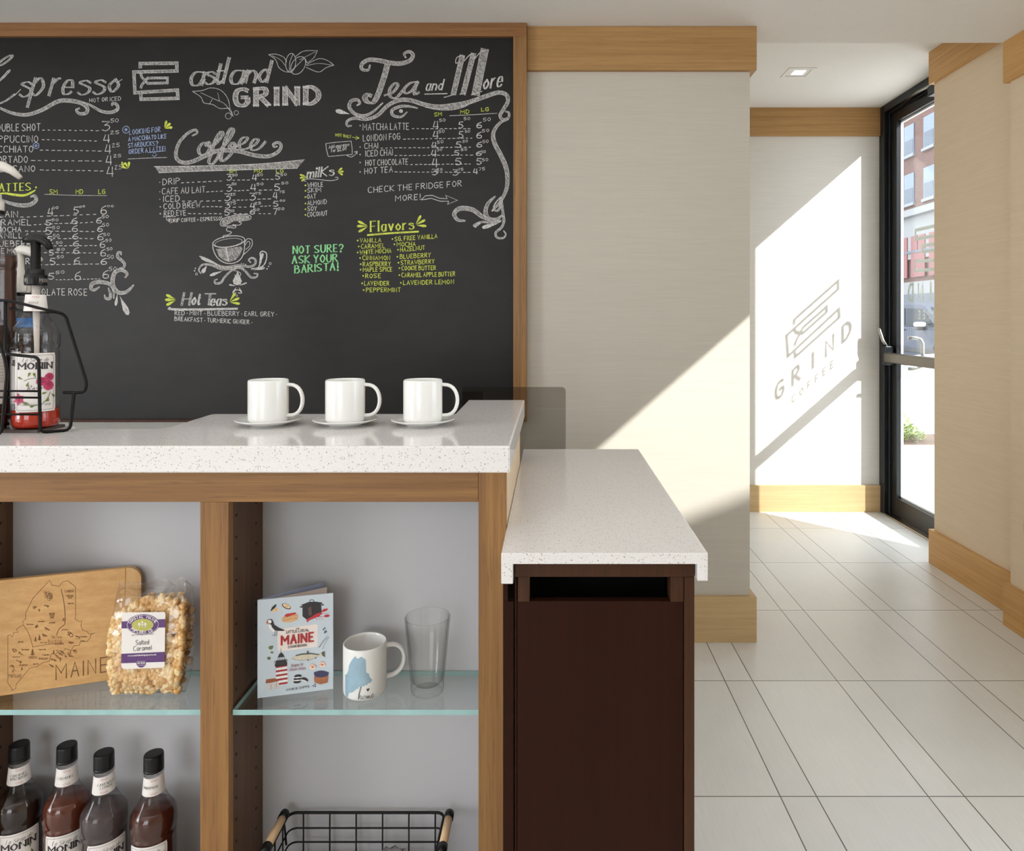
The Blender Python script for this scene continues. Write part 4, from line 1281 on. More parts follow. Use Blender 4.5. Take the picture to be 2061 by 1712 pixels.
ROSE = (-1.0395, 1.4045)
def wobble(a, z):
    return 1.0 + (.012 * math.cos(10 * a) if .196 < z < .232 else 0)

def bottle(loc, label, syrup, level, finish, cat='bottle', group='flavoured syrup bottles', label_c=None):
    t = thing('syrup_bottle', loc, label, cat, group)
    c = Vector(loc)
    MB().lathe(bottle_profile(), c, 60, wob=wobble).build('bottle_body', M['bottle'], t)
    MB().lathe(liquid(level), c, 48, wob=wobble).build('syrup', syrup, t)
    if finish == 'cap':
        cp = MB()
        cp.lathe([(0, .274), (.0178, .274), (.0182, .277), (.0172, .279), (.0182, .281), (.0178, .3030), (.0170, .3058), (.0150, .3065), (0, .3065)], c, 60, smooth=False)
        cp.build('cap', M['black_plastic'], t)
        MB().lathe([(.0190, .2695), (.0192, .271), (.0186, .2725), (.0178, .2715), (.0178, .270)], c, 36).build('neck_ring', M['bottle'], t)
    return t, c

def label_sheet(F_, pts, dy=2.0, dx=3.0):
    return F_.spans(pts, dy, dx)

def syrup_mat(name, c, rough=.12, tr=0.0):
    t = NT(name)
    n = t.noise(t.coords((1, 1, 1)), 12, 3)
    a = tuple(x * .8 for x in c[:3]) + (1,)
    col_ = t.ramp(n, [(.3, a), (.7, c)])
    if tr <= 0:
        return t.principled(col_, rough, 0, .5)
    p = t.n('ShaderNodeBsdfPrincipled')
    t.l(col_, p.inputs['Base Color']); p.inputs['Roughness'].default_value = rough
    tp = t.n('ShaderNodeBsdfTransparent')
    tp.inputs[0].default_value = tuple(min(1, x * 1.6 + .1) for x in c[:3]) + (1,)
    mx = t.n('ShaderNodeMixShader'); mx.inputs[0].default_value = tr
    t.l(p.outputs[0], mx.inputs[1]); t.l(tp.outputs[0], mx.inputs[2]); t.l(mx.outputs[0], t.out.inputs[0])
    return t.mat

def neck_label(t, loc, lines, tilt=0.0, x_frac=0.0):
    """printed paper band around the neck, drawn in the band's own angle and height"""
    c = Vector(loc)
    z0, z1, r0, r1 = .233, .266, .0198, .0168
    az = math.atan2(-c.x, -c.y) + PI               # towards the camera
    dirv = Vector((-c.x, -c.y, 0)).normalized()
    base_a = math.atan2(dirv.y, dirv.x)
    mm = MB()
    seg = 40
    v, f = [], []
    for zz in (z0, z1):
        rr = r0 if zz == z0 else r1
        for k in range(seg + 1):
            a = base_a - 1.75 + 3.5 * k / seg
            v.append(c + Vector((math.cos(a) * (rr + .0004), math.sin(a) * (rr + .0004), zz)))
    for k in range(seg):
        f.append((k, k + 1, seg + 1 + k + 1, seg + 1 + k))
    mm.add(v, f, 0, True)
    lb = mm.build('neck_label', M['label'], t)
    ink, red = Flat(), Flat()
    n = len(lines)
    for i, s in enumerate(lines):
        w = min(.030, .0042 * len(s))
        y = .0165 - .0023 + (n - 1) * .0030 - i * .0062
        ink.text(s, -w / 2 + x_frac * .03, -y, w / 2 + x_frac * .03, -y, cap=.0046, w=.00062, slant=.25, cal=.3)
    for y in (.0285, .0045):
        red.ribbon([(-.020, -y), (-.006, -y)], .0004); red.ribbon([(.006, -y), (.020, -y)], .0004)
        red.stroke([(-.006, -y), (-.003, -y - .0018), (0, -y), (.003, -y - .0018), (.006, -y)], .0004)
        red.stroke([(-.006, -y), (-.003, -y + .0018), (0, -y), (.003, -y + .0018), (.006, -y)], .0004)
    def fn(x, y, l):
        zz = z0 - y
        rr = r0 + (r1 - r0) * (-y) / (z1 - z0) + .0004 + l
        a = base_a + x / rr
        return c + Vector((math.cos(a) * rr, math.sin(a) * rr, zz))
    ink.lay(fn, .0003, .000003, qstep=.000003).build('neck_print', M['ink'], lb)
    red.lay(fn, .0003, .000001).build('neck_print', M['ink_red'], lb)
    return lb

def body_label(t, loc, turn=0.0, half=.036, top=.150, bot=.034, art=None, name=None):
    """printed front label on the body; x runs along the surface, y is the height above the base"""
    c = Vector(loc)
    dirv = Vector((-c.x, -c.y, 0)).normalized()
    base_a = math.atan2(dirv.y, dirv.x) + turn
    R = .0404
    def fn(x, y, l):
        a = base_a + x / R
        return c + Vector((math.cos(a) * (R + l), math.sin(a) * (R + l), y))
    sh = Flat()
    rc = .005
    pts = []
    for sx, sy, a0 in ((1, 1, 0), (-1, 1, 90), (-1, -1, 180), (1, -1, 270)):
        for k in range(5):
            a = math.radians(a0 + 90 * k / 4)
            pts.append((sx * (half - rc) + rc * math.cos(a), (top - rc if sy > 0 else bot + rc) + rc * math.sin(a)))
    sh.spans(pts, .004, .003)
    lb = sh.lay(fn, .0005).build('front_label', M['label'], t)
    ink, gr = Flat(), Flat()
    h2 = half - .004
    zt, zb = top - .004, bot + .004
    for a, b_ in (((-h2, zt), (h2, zt)), ((-h2, zb), (h2, zb)), ((-h2, zb), (-h2, zt)), ((h2, zb), (h2, zt))):
        n = 14
        ink.ribbon([(a[0] + (b_[0] - a[0]) * k / n, a[1] + (b_[1] - a[1]) * k / n) for k in range(n + 1)], .0005)
    fl = lambda F_, s, x0, x1, z, cap, w, **k: F_.text(s, x0, -z, x1, -z, cap=cap, w=w, **k)
    fl(ink, 'Le Sirop de', -.021, .021, top - .0165, .0075, .0007, slant=.35, cal=.3)
    fl(ink, 'MONIN', -.0285, .0285, top - .0310, .0120, .0031, cal=.28, serif=.0019)
    ink.ellipse(.0315, -(top - .020), .0009, .0009, n=8)
    fl(gr, 'Premium Gourmet Syrup', -.0255, .0255, bot + .013, .0045, .00045, cal=.4)
    if name:
        fl(ink, name, -.013, .009, bot + .042, .0105, .0010, slant=.3, cal=.25)
    # the text helper draws downwards; turn heights back up
    up = lambda x, y, l: fn(x, abs(y), l)
    ink.lay(up, .0008, .000003, qstep=.000003).build('label_print', M['ink'], lb)
    gr.lay(up, .0008, .000002).build('label_print', M['ink_grey'], lb)
    if art == 'rose':
        pk, lf_, st_ = Flat(), Flat(), Flat()
        st_.stroke([(-.026, -.058), (-.016, -.050), (0, -.047), (.012, -.051), (.021, -.062), (.025, -.072)], .0012)
        st_.stroke([(-.018, -.096), (-.008, -.100), (.006, -.101), (.020, -.096)], .0010)
        for x, z, a in ((-.020, .098, 150), (-.012, .102, 70), (-.010, .095, 250), (.001, .101, 110), (.012, .100, 40), (-.008, .050, 160), (.002, .048, 200), (.012, .053, 20), (.022, .064, 260), (.026, .069, 320), (.021, .073, 200)):
            lf_.petal(x, -z, -a, .011, .0065)
        for x, z, r in ((.010, .094, .0090), (.0235, .102, .0085), (.022, .085, .0100), (-.028, .060, .0085)):
            for k in range(7):
                a = 2 * PI * k / 7
                pk.ellipse(x + .45 * r * math.cos(a), -(z + .45 * r * math.sin(a)), r * .55, r * .55, n=10)
        for k in range(6):
            pk.petal(-.029, -.060, -30 + 60 * k, .012, .006)
        dk = Flat()
        for x, z, r in ((.011, .094, .0075), (.024, .101, .0075), (.022, .086, .0085), (-.029, .060, .0080)):
            dk.stroke([(x - .4 * r, -z), (x, -z - .4 * r), (x + .4 * r, -z), (x, -z + .3 * r), (x - .2 * r, -z)], .0009)
            dk.stroke([(x - .7 * r, -z - .2 * r), (x - .2 * r, -z - .75 * r), (x + .6 * r, -z - .5 * r)], .0007)
        st_.lay(up, .0009, .000002).build('label_print', plain('stem_print', C(96, 92, 56)), lb)
        lf_.lay(up, .0010, .000002).build('label_print', plain('leaf_print', C(106, 122, 50), var=.25, scale=400), lb)
        pk.lay(up, .0012, .000002).build('label_print', plain('rose_print', C(190, 48, 96), var=.25, scale=500), lb)
        dk.lay(up, .0016, .000002).build('label_print', plain('rose_fold_print', C(128, 22, 60)), lb)
    elif art:
        pa = Flat()
        for k in range(7):
            pa.petal(.012 + .012 * random.random(), -(.092 + .02 * random.random()), random.uniform(0, 360), .012, .005)
        pa.lay(up, .001, .000002).build('label_print', plain('art_print_' + art, {'leaf': C(96, 122, 70), 'brown': C(120, 72, 44), 'violet': C(104, 92, 128)}[art]), lb)
    return lb

# rose syrup with a black pump, standing in the rack
rose_liq = syrup_mat('rose_red_syrup', C(206, 62, 38), .1, .25)
rl = (ROSE[0], ROSE[1], BAR_Z + .006)
rb, c0 = bottle(rl, 'tall rose syrup bottle with black pump in the wire rack', rose_liq, .036, None)
pm = MB()
pm.lathe([(0, .285), (.0190, .285), (.0195, .287), (.0195, .304), (.0185, .306), (.0150, .306), (.0148, .316), (.0135, .318), (.0085, .318), (.0085, .376), (0, .376)], c0, 40)
hp_ = [(-.022, -.004, .376), (-.012, -.002, .3785), (0, 0, .379), (.012, .002, .377), (.021, .003, .370), (.026, .004, .359)]
pm.tube([c0 + Vector(p) for p in hp_], [.0055, .0085, .0095, .0088, .0075, .0058], 12, up=(0, 0, 1))
pmo = pm.build('pump', M['black_plastic'], rb)
pt = Flat()
pt.text('MONIN', .006, -.2912, .026, -.2912, cap=.0075, w=.0011, cal=.4)
pt.text('MONIN', -.034, -.2912, -.014, -.2912, cap=.0075, w=.0011, cal=.4)
ba = math.atan2(-c0.y, -c0.x)
pt.lay(lambda x, y, l: c0 + Vector((math.cos(ba + x / .0195) * (.0197 + l), math.sin(ba + x / .0195) * (.0197 + l), -y))).build('pump_print', M['ink_grey'], pmo)
MB().tube([c0 + Vector((0, 0, .012)), c0 + Vector((.002, 0, .16)), c0 + Vector((0, 0, .29))], [.0042, .0045, .0075], 12).build('dip_tube', plain('frosted_tube_plastic', C(206, 198, 190), .4), rb)
neck_label(rb, rl, ['ROSE'], x_frac=-.12)
body_label(rb, rl, turn=-.02, art='rose', name='Rose')
em_ = Flat()
for k in range(5):
    em_.ellipse(-.036 + .018 * k, -.1755, .0062, .0062, w=.0008)
em_.lay(lambda x, y, l: c0 + Vector((math.cos(ba + x / .0416) * (.0417 + l), math.sin(ba + x / .0416) * (.0417 + l), -y))).build('embossing', M['bottle'], rb)

# other bottles of the rack
mocha = syrup_mat('mocha_brown_syrup', C(84, 58, 52), .15, .12)
dark = syrup_mat('dark_brown_syrup', C(46, 24, 18), .1)
TIER = 1.2595
tl = (-1.2013, 1.500, TIER + .002)
tb, c1_ = bottle(tl, 'brown syrup bottle with cream pump on the upper tier of the rack', mocha, .186, None)
def cream_pump(t, c, yaw):
    m_ = MB()
    m_.lathe([(0, .283), (.0185, .283), (.0190, .286), (.0190, .303), (.0145, .306), (.0140, .318), (.0070, .320), (.0070, .372), (0, .372)], c, 36)
    ca, sa = math.cos(yaw), math.sin(yaw)
    q = [(-.012, .376), (.002, .381), (.018, .379), (.034, .371), (.050, .356)]
    m_.tube([c + Vector((ca * x, sa * x, z)) for x, z in q], [.008, .011, .0105, .0085, .0055], 12, up=(0, 0, 1))
    m_.build('pump', M['white_plastic'], t)
    MB().lathe([(.0186, .276), (.0192, .277), (.0192, .2825), (.0186, .283)], c, 36).build('collar', M['black_plastic'], t)
cream_pump(tb, c1_, 0.25)
body_label(tb, tl, turn=-1.05, half=.030)
ll = (-1.125, 1.385, BAR_Z + .006)
lb_, c2_ = bottle(ll, 'dark syrup bottle turned with its printed back label forward, lower tier of rack', dark, .205, 'cap')
bl = Flat()
for k in range(9):
    bl.text('INGREDIENTS PURE CANE SUGAR', -.028, -(.142 - k * .0062), .030, -(.142 - k * .0062), cap=.0030, w=.00028)
lab = body_label(lb_, ll, turn=.0, half=.036, bot=.050)
bb = math.atan2(-c2_.y, -c2_.x)
for ch in list(lab.children):
    bpy.data.objects.remove(ch)
bl.lay(lambda x, y, l: c2_ + Vector((math.cos(bb + x / .0404) * (.0405 + l), math.sin(bb + x / .0404) * (.0405 + l), -y)), .0008).build('label_print', M['ink_grey'], lab)
bl_loc = (-1.213, 1.592, BAR_Z)
bt_, c3_ = bottle(bl_loc, 'syrup bottle with blue band and cream pump, behind the rose bottle', dark, .185, None)
cream_pump(bt_, c3_, -0.1)
body_label(bt_, bl_loc, turn=-.6, half=.026)
bsh = Flat(); bsh.spans([(-.034, -.226), (.034, -.226), (.034, -.204), (-.034, -.204)], .003, .004)
bq = math.atan2(-c3_.y, -c3_.x)
def bfn(x, y, l):
    rr = .0345 - (-y - .204) / .022 * .0118 + .0012
    a = bq + x / .03
    return c3_ + Vector((math.cos(a) * rr, math.sin(a) * rr, -y))
tag(bsh.lay(bfn, .0).build('shoulder_label', plain('blue_label_print', C(70, 120, 180), .4, var=.25, scale=120), bt_), 'blue shoulder band')

# wire rack
def WP(pts, Y):
    return [P(x, y, yy if yy else Y) for x, y, yy in [(p + (None,))[:3] for p in pts]]
rk = thing('syrup_rack', (-1.10, 1.40, BAR_Z), 'black wire syrup rack holding pump bottles at the left of the bar', 'rack')
RW = .0030
def bend(pts, n=3, r=.30):
    """rounds the corners of a polyline"""
    pts = [Vector(p) for p in pts]
    out = [pts[0]]
    for a, b_, c in zip(pts, pts[1:], pts[2:]):
        ra = min(.010, (b_ - a).length * .4); rb_ = min(.010, (c - b_).length * .4)
        p, q = b_ + (a - b_).normalized() * ra, b_ + (c - b_).normalized() * rb_
        for k in range(n + 1):
            t = k / n
            out.append(p * (1 - t) ** 2 + b_ * 2 * t * (1 - t) + q * t * t)
    return out + [pts[-1]]
zb_ = BAR_Z + RW
def onbar(px, Y): return Vector(((px - CX) / F * Y, Y, zb_))
fr1 = [P(11, 606, 1.355), P(11, 712, 1.352), P(78, 719, 1.350), onbar(81, 1.3525), onbar(141, 1.383), P(149, 792, 1.383)]
MB().tube(bend(fr1), RW, 10).build('front_frame', M['black_wire'], rk)
fr2 = [P(128, 790, 1.395), P(170, 790, 1.395), P(175, 772, 1.395), P(131, 632, 1.390), P(96, 624, 1.366), P(20, 605, 1.355), P(-40, 602, 1.352)]
MB().tube(bend(fr2), RW, 10).build('side_frame', M['black_wire'], rk)
MB().tube(bend([P(20, 620, 1.46), P(58, 628, 1.46), P(104, 628, 1.42), P(110, 627, 1.397)]), RW * .9, 8).build('top_wire', M['black_wire'], rk)
MB().tube(bend([P(-20, 640, 1.333), P(10, 722, 1.333), P(14, 752, 1.333), onbar(3, 1.333), onbar(-60, 1.333)]), RW, 8).build('front_frame', M['black_wire'], rk)
for y_, Y_ in ((787, 1.338), (834, 1.338), (800, 1.337)):
    MB().tube([P(-60, y_ - 1, Y_), P(80, y_, Y_)], .0020, 8).build('cross_wire', M['black_wire'], rk)
for yy in (1.478, 1.524):
    MB().tube([Vector((-1.30, yy, TIER - .0008)), Vector((-1.145, yy, TIER - .0008))], .0022, 8).build('tier_wire', M['black_wire'], rk)
MB().tube(bend([Vector((-1.145, 1.445, TIER - .03)), Vector((-1.145, 1.450, TIER - .0008)), Vector((-1.145, 1.535, TIER - .0008)), Vector((-1.145, 1.545, TIER - .04)), Vector((-1.145, 1.545, zb_))]), RW * .8, 8).build('tier_frame', M['black_wire'], rk)
MB().box(-1.22, -1.005, 1.362, 1.44, BAR_Z, BAR_Z + .0058).build('base_plate', plain('smoky_rack_tray', C(70, 60, 56), .3), rk)


# ================================================================== THINGS IN THE BAYS
# four syrup bottles standing on the floor of the left bay
SB = [((-1.0735, 1.405), 'CARAMEL|APPLE BUTTER', 'caramel apple butter syrup bottle, nearly black, first in the left bay', C(40, 26, 20), .05, 'leaf', .10),
      ((-0.9750, 1.402), 'CARAMEL', 'reddish brown caramel syrup bottle, second in the left bay', C(96, 44, 26), .08, None, .12),
      ((-0.8850, 1.378), 'LAVENDER|LEMON', 'greyish lavender lemon syrup bottle, third in the left bay', C(112, 98, 98), .5, 'violet', .02),
      ((-0.7840, 1.374), 'CINNAMON', 'dark red brown cinnamon syrup bottle, at the right of the left bay', C(74, 32, 20), .06, None, .30)]
for i, ((x, y), nm, lab, colr, tr, art, tn) in enumerate(SB):
    loc = (x, y, BASE_Z + .0006)
    t, c = bottle(loc, lab, syrup_mat('syrup_in_bay_' + nm.split('|')[0].lower() + str(i), colr, .1, tr), (.206, .203, .197, .204)[i], 'cap')
    neck_label(t, loc, nm.split('|'), x_frac=(-.05, -.12, .12, -.30)[i])
    body_label(t, loc, turn=(-.02, -.10, .16, -.30)[i], art=art)

# ------------------------------------------------------------------ bamboo cutting board leaning on the back of the left bay
bdir = Vector((P(240, 1366, 1.4357).x - P(0, 1401, 1.370).x, 1.4357 - 1.370, 0)).normalized()
p0 = Vector((P(0, 1401, 1.370).x, 1.370, SH_Z))
bn = Vector((bdir.y, -bdir.x, 0))                # towards the room
lean = math.radians(2.0)
upv = (Vector((0, 0, 1)) * math.cos(lean) - bn * math.sin(lean)).normalized()
fn_ = (bn * math.cos(lean) + Vector((0, 0, 1)) * math.sin(lean)).normalized()
BH, BT = .2255, .0135
u_r = 0.243
u_l = -0.040
def bp(u, v, w=0.0): return p0 + bdir * u + upv * v + fn_ * w
cbd = thing('cutting_board', tuple(bp(.08, 0)), 'bamboo cutting board engraved with a Maine map, leaning behind the popcorn', 'cutting board')
u_s = u_r - .028
MB().prism([bp(u_l, 0), bp(u_s, 0), bp(u_s, BH), bp(u_l, BH)], -fn_ * BT).build('board', M['bamboo'], cbd, bevel=.0015)
rc = .027
es = [bp(u_s + .0002, 0), bp(u_r, 0)] + [bp(u_r - rc + rc * math.cos(a), BH - rc + rc * math.sin(a)) for a in [PI / 2 * k / 8 for k in range(9)]] + [bp(u_s + .0002, BH)]
MB().prism(es, -fn_ * BT).build('end_strip', M['bamboo_end'], cbd, bevel=.0012)
bmap = plane_map(bp(0, 0), fn_)
eng = Flat()
e_ = lambda p: cr(p, 0, 1120, .1986)
def el(pts, w=.8, smooth=False): eng.stroke(e_(pts), w, smooth)
outline = [(80, 1280), (80, 800), (105, 790), (125, 815), (140, 770), (185, 765), (165, 735), (235, 690), (230, 660), (262, 625), (258, 575), (300, 490), (330, 425), (500, 240), (520, 265), (520, 285), (600, 300), (640, 250), (690, 245), (765, 305), (765, 600), (760, 630), (800, 655), (830, 650), (820, 700), (840, 745), (880, 755), (900, 780), (975, 770), (920, 785), (915, 820), (880, 860), (820, 850), (800, 900), (750, 900), (720, 950), (660, 930), (640, 960), (600, 950), (560, 990), (520, 980), (500, 1060), (440, 1070), (380, 1110), (300, 1130), (250, 1190), (200, 1250), (165, 1290), (160, 1330), (125, 1355), (110, 1320), (80, 1280)]
el(outline, .9)
el([(620, 330), (640, 420), (655, 520), (660, 640), (650, 690), (600, 730), (575, 790)], 1.4, True); el([(235, 690), (270, 740), (300, 800), (320, 870), (335, 920)], 1.0, True); el([(335, 910), (480, 890), (640, 870)], .7)
for x, y, h in ((360, 860, 50), (400, 850, 58), (330, 1005, 70), (222, 1150, 36), (545, 985, 40)):
    for k in range(3):
        yy = y - h * (.15 + .28 * k); w_ = h * (.34 - .09 * k)
        eng.fill(e_([(x - w_, yy), (x, yy - h * .38), (x + w_, yy)]))
    el([(x, y), (x, y - 12)], 1.0)
for x, y, r in ((490, 375, 22), (515, 385, 20), (470, 400, 18), (500, 420, 24), (520, 410, 18), (460, 365, 14), (345, 515, 12), (360, 510, 10)):
    eng.ellipse(*e_([(x, y)])[0], r * .1986 * .8, r * .1986, w=.9, n=9); eng.ellipse(*e_([(x + 3, y)])[0], r * .07, r * .09, n=7)
for s, x0, x1, y, c in (('CARIBOU', 655, 748, 360, 22), ('PRESQUE', 675, 745, 405, 16), ('ISLE', 690, 730, 425, 16), ('HOULTON', 690, 748, 480, 12), ('BAXTER', 500, 555, 585, 16), ('STATE', 505, 550, 605, 16), ('PARK', 510, 545, 625, 16), ('BANGOR', 490, 630, 880, 38), ('Old Town', 525, 625, 825, 24), ('AUGUSTA', 290, 375, 1030, 22), ('PORTLAND', 90, 215, 1222, 30), ('Camden', 430, 500, 1000, 16), ('ROCKLAND', 395, 480, 1040, 16), ('LINCOLN', 625, 695, 745, 12), ('KATAHDIN', 500, 560, 675, 12), ('BETHEL', 185, 240, 870, 14), ('Jackman', 270, 340, 690, 12), ('Moosehead', 385, 450, 660, 12), ('Machias', 810, 880, 815, 12), ('Calais', 820, 860, 860, 12), ('ELLSWORTH', 560, 645, 890, 12), ('Waterville', 390, 465, 945, 12), ('LEWISTON', 195, 280, 1105, 14), ('BATH', 340, 390, 1095, 14), ('Rumford', 130, 200, 1020, 12), ('Skowhegan', 220, 295, 945, 12), ('Dover', 410, 480, 875, 12)):
    q = e_([(x0, y), (x1, y)])
    eng.text(s, q[0][0], q[0][1], q[1][0], q[1][1] - .3, cap=c * .1986, w=.62)
for x, y in ((150, 945), (210, 975), (190, 1060), (120, 1110), (720, 870), (640, 640), (375, 700), (480, 730), (780, 820), (720, 990), (760, 960), (570, 1010), (600, 1040), (660, 1000), (700, 970), (540, 1040), (520, 1095), (700, 780), (640, 960), (620, 985), (590, 965), (450, 790), (380, 545), (470, 505), (150, 1150)):
    pts = [(x + random.uniform(-26, 26), y + random.uniform(-18, 18)) for _ in range(6)]
    el(pts, .8, True); el([(a + 6, b_ + 7) for a, b_ in pts[:4]], .7, True)
el([(690, 760), (720, 770), (740, 800), (720, 810), (700, 790), (690, 760)], 1.4, True)
eng.text('MAINE', 113, 1367, 215, 1351, cap=29, w=2.4, jit=.3, gap=3.6)
eng.lay(bmap, .00025, .000002, qstep=.000002).build('engraving', plain('burnt_engraving', C(122, 84, 46), .7), cbd)

# ------------------------------------------------------------------ bag of popcorn
pc = thing('popcorn_bag', (-.795, 1.385, SH_Z), 'clear cellophane bag of caramel popcorn with white and purple label', 'popcorn bag')
def in_bag(u, v):
    """half width and half depth of the bag at the height share v"""
    return .0735 * (1 - .05 * math.cos(2 * PI * v)), .026 * (1 - .55 * max(0, v - .55) / .45) * min(1, .55 + v * 3)
bagc = Vector((-.799, 1.386, SH_Z + .002))
tilt = .05
def bagp(x, y, z):
    return bagc + Vector((x + tilt * 0, y + .10 * z, z))
random.seed(11)
kern = MB()
BHT = .212
cnt = 0
while cnt < 1250:
    z = random.uniform(.006, .192)
    hw, hd = in_bag(0, z / BHT)
    top_here = .186 - .010 * math.sin(60 * 0) 
    x = random.uniform(-hw, hw)
    if z > .165 + .022 * math.sin(25 * x + 1.2):
        continue
    y = -hd + abs(random.gauss(0, .006)) if random.random() < .72 else random.uniform(-hd, hd)
    r = random.uniform(.0050, .0074)
    x = max(-hw + r, min(hw - r, x)); y = max(-hd + r * .6, min(hd - r, y))
    kern.blob(bagp(x, y, z), r, 2, .42, 1.2, (random.uniform(.85, 1.15),) * 3)
    cnt += 1
kt = NT('popcorn_caramel')
kv = kt.noise(kt.coords((1, 1, 1)), 70, 4)
ko = kt.n('ShaderNodeTexVoronoi'); ko.inputs['Scale'].default_value = 75
kt.l(kt.coords((1, 1, 1)), ko.inputs['Vector'])
ks = kt.n('ShaderNodeSeparateColor'); kt.l(ko.outputs['Color'], ks.inputs[0])
kf = kt.math('ADD', kt.math('MULTIPLY', kv, .55), kt.math('MULTIPLY', ks.outputs[0], .45))
kt.principled(kt.ramp(kf, [(.25, C(206, 156, 92)), (.5, C(226, 188, 130)), (.72, C(240, 216, 172))]), .45, 0, .4)
tag(kern.build('popcorn', kt.mat, pc), kind='stuff')
# film
fm = MB()
nz, na = 46, 72
v, f = [], []
for i in range(nz + 1):
    z = BHT * i / nz * 1.0
    s_ = i / nz
    hw, hd = in_bag(0, s_)
    hw += .003; hd += .006
    if s_ > .88:
        hd *= max(.02, 1 - (s_ - .88) / .12)
    if s_ < .06:
        hd *= .35 + .65 * s_ / .06
    for k in range(na):
        a = 2 * PI * k / na
        e = .55
        ca, sa = math.cos(a), math.sin(a)
        x = hw * math.copysign(abs(ca) ** e, ca); y = hd * math.copysign(abs(sa) ** e, sa)
        nn = mnoise.noise(Vector((x * 60, y * 60, z * 60))) * .0026 + mnoise.noise(Vector((x * 170, y * 170, z * 170))) * .0012
        if s_ > .84: nn *= 2.2
        zz = z + (.006 * math.sin(x * 40) + .003 * math.sin(x * 130 + 1) if s_ > .9 else 0) * (s_ - .84) / .16
        q = bagp(x, y, max(zz, .0)) + Vector((nn * ca * .5, nn, nn * .3 if s_ > .1 else 0))
        q.z = max(q.z, SH_Z + .0008)
        v.append(q)
for i in range(nz):
    for k in range(na):
        k2 = (k + 1) % na
        f.append((i * na + k, i * na + k2, (i + 1) * na + k2, (i + 1) * na + k))
f.append(tuple(reversed(range(na))))
fm.add(v, f, 0, True)
fm.build('cellophane', M['film'], pc)
# label
lbp = plane_map(bagp(0, -.0365, .095), (.05, -1, .10))
def quadmap(c00, c10, c01, c11):
    return lambda u, w_: (c00[0] * (1 - u) * (1 - w_) + c10[0] * u * (1 - w_) + c01[0] * (1 - u) * w_ + c11[0] * u * w_,
                          c00[1] * (1 - u) * (1 - w_) + c10[1] * u * (1 - w_) + c01[1] * (1 - u) * w_ + c11[1] * u * w_)
lw, lp, lg, li, lwt = Flat(), Flat(), Flat(), Flat(), Flat()
lw.fill([(245.5, 1232), (332, 1231), (333, 1236), (331.5, 1340), (328, 1343), (249, 1346), (244.5, 1341)])
lp.fill([(245, 1250), (333, 1245), (333, 1262), (245, 1264)])
lp.fill([(244.5, 1315), (332, 1311), (332, 1331), (244.5, 1334)])
lp.ellipse(288, 1256, 33, 20.5, -.03, n=36)
lp.ellipse(284.5, 1334, 9.5, 8.5, n=24)
lwt.ellipse(288, 1256, 31.5, 19, -.03, w=.7, n=36)
lg.ellipse(287.5, 1257, 22, 12.5, -.03, n=32)
def arc_text(F_, s, cx_, cy_, rx, ry, a0, a1, cap, w, inward=False):
    for i, ch in enumerate(s):
        if ch == ' ':
            continue
        a = math.radians(a0 + (a1 - a0) * i / (len(s) - 1))
        x, y = cx_ + rx * math.cos(a), cy_ + ry * math.sin(a)
        tx, ty = -rx * math.sin(a), ry * math.cos(a)
        if a1 < a0: tx, ty = -tx, -ty
        l = math.hypot(tx, ty); tx, ty = tx / l, ty / l
        gw, st = GLYPH[ch]
        for sm, pts in st:
            q = [((gx - gw / 2) * cap / 10, -gy * cap / 10) for gx, gy in pts]
            q = [(x + u * tx - w_ * ty, y + u * ty + w_ * tx) for u, w_ in q]
            F_.ribbon(catmull(q, 4) if sm else q, w)
arc_text(lwt, 'COASTAL MAINE', 288, 1257.5, 25.5, 14.5, 200, 338, 5.6, 1.1)
arc_text(lwt, 'POPCORN CO.', 288, 1255.5, 29, 18.3, 142, 40, 5.2, 1.1)
li.text('AIR POPPED POPCORN', 265, 1279, 310, 1276, cap=2.6, w=.35)
li.text('Salted', 274, 1297, 300, 1295.5, cap=9.5, w=.85)
li.text('Caramel', 269, 1309, 305, 1306.5, cap=9, w=.85)
lwt.text('www.coastalmainepopcorn.com', 258, 1320, 315, 1317.5, cap=3.2, w=.6)
lwt.ribbon([(276, 1330.5), (293, 1330)], .6); lwt.ribbon([(276, 1338), (293, 1337.5)], .6)
lwt.text('NON GMO', 277, 1335.5, 292, 1335, cap=3.4, w=.6)
for x, y, h in ((281, 1262, 11), (287, 1262, 15), (293, 1262, 11)):
    lwt.ribbon([(x, y), (x, y - h * .6)], .7); lwt.petal(x, y - h * .2, -120, 5, 2.2); lwt.petal(x, y - h * .2, -60, 5, 2.2); lwt.ellipse(x, y - h * .7, 2, 2.2, n=9)
lbl = lw.lay(lbp, .0005).build('label', M['label'], pc)
purple = plain('purple_label_print', C(84, 44, 104), .5, var=.12, scale=200)
lp.lay(lbp, .0009, .00002).build('label_print', purple, lbl)
lg.lay(lbp, .0011, .00002).build('label_print', plain('olive_label_print', C(176, 172, 84), .5), lbl)
lwt.lay(lbp, .0013, .000002).build('label_print', M['label'], lbl)
li.lay(lbp, .0011, .000002).build('label_print', M['ink'], lbl)

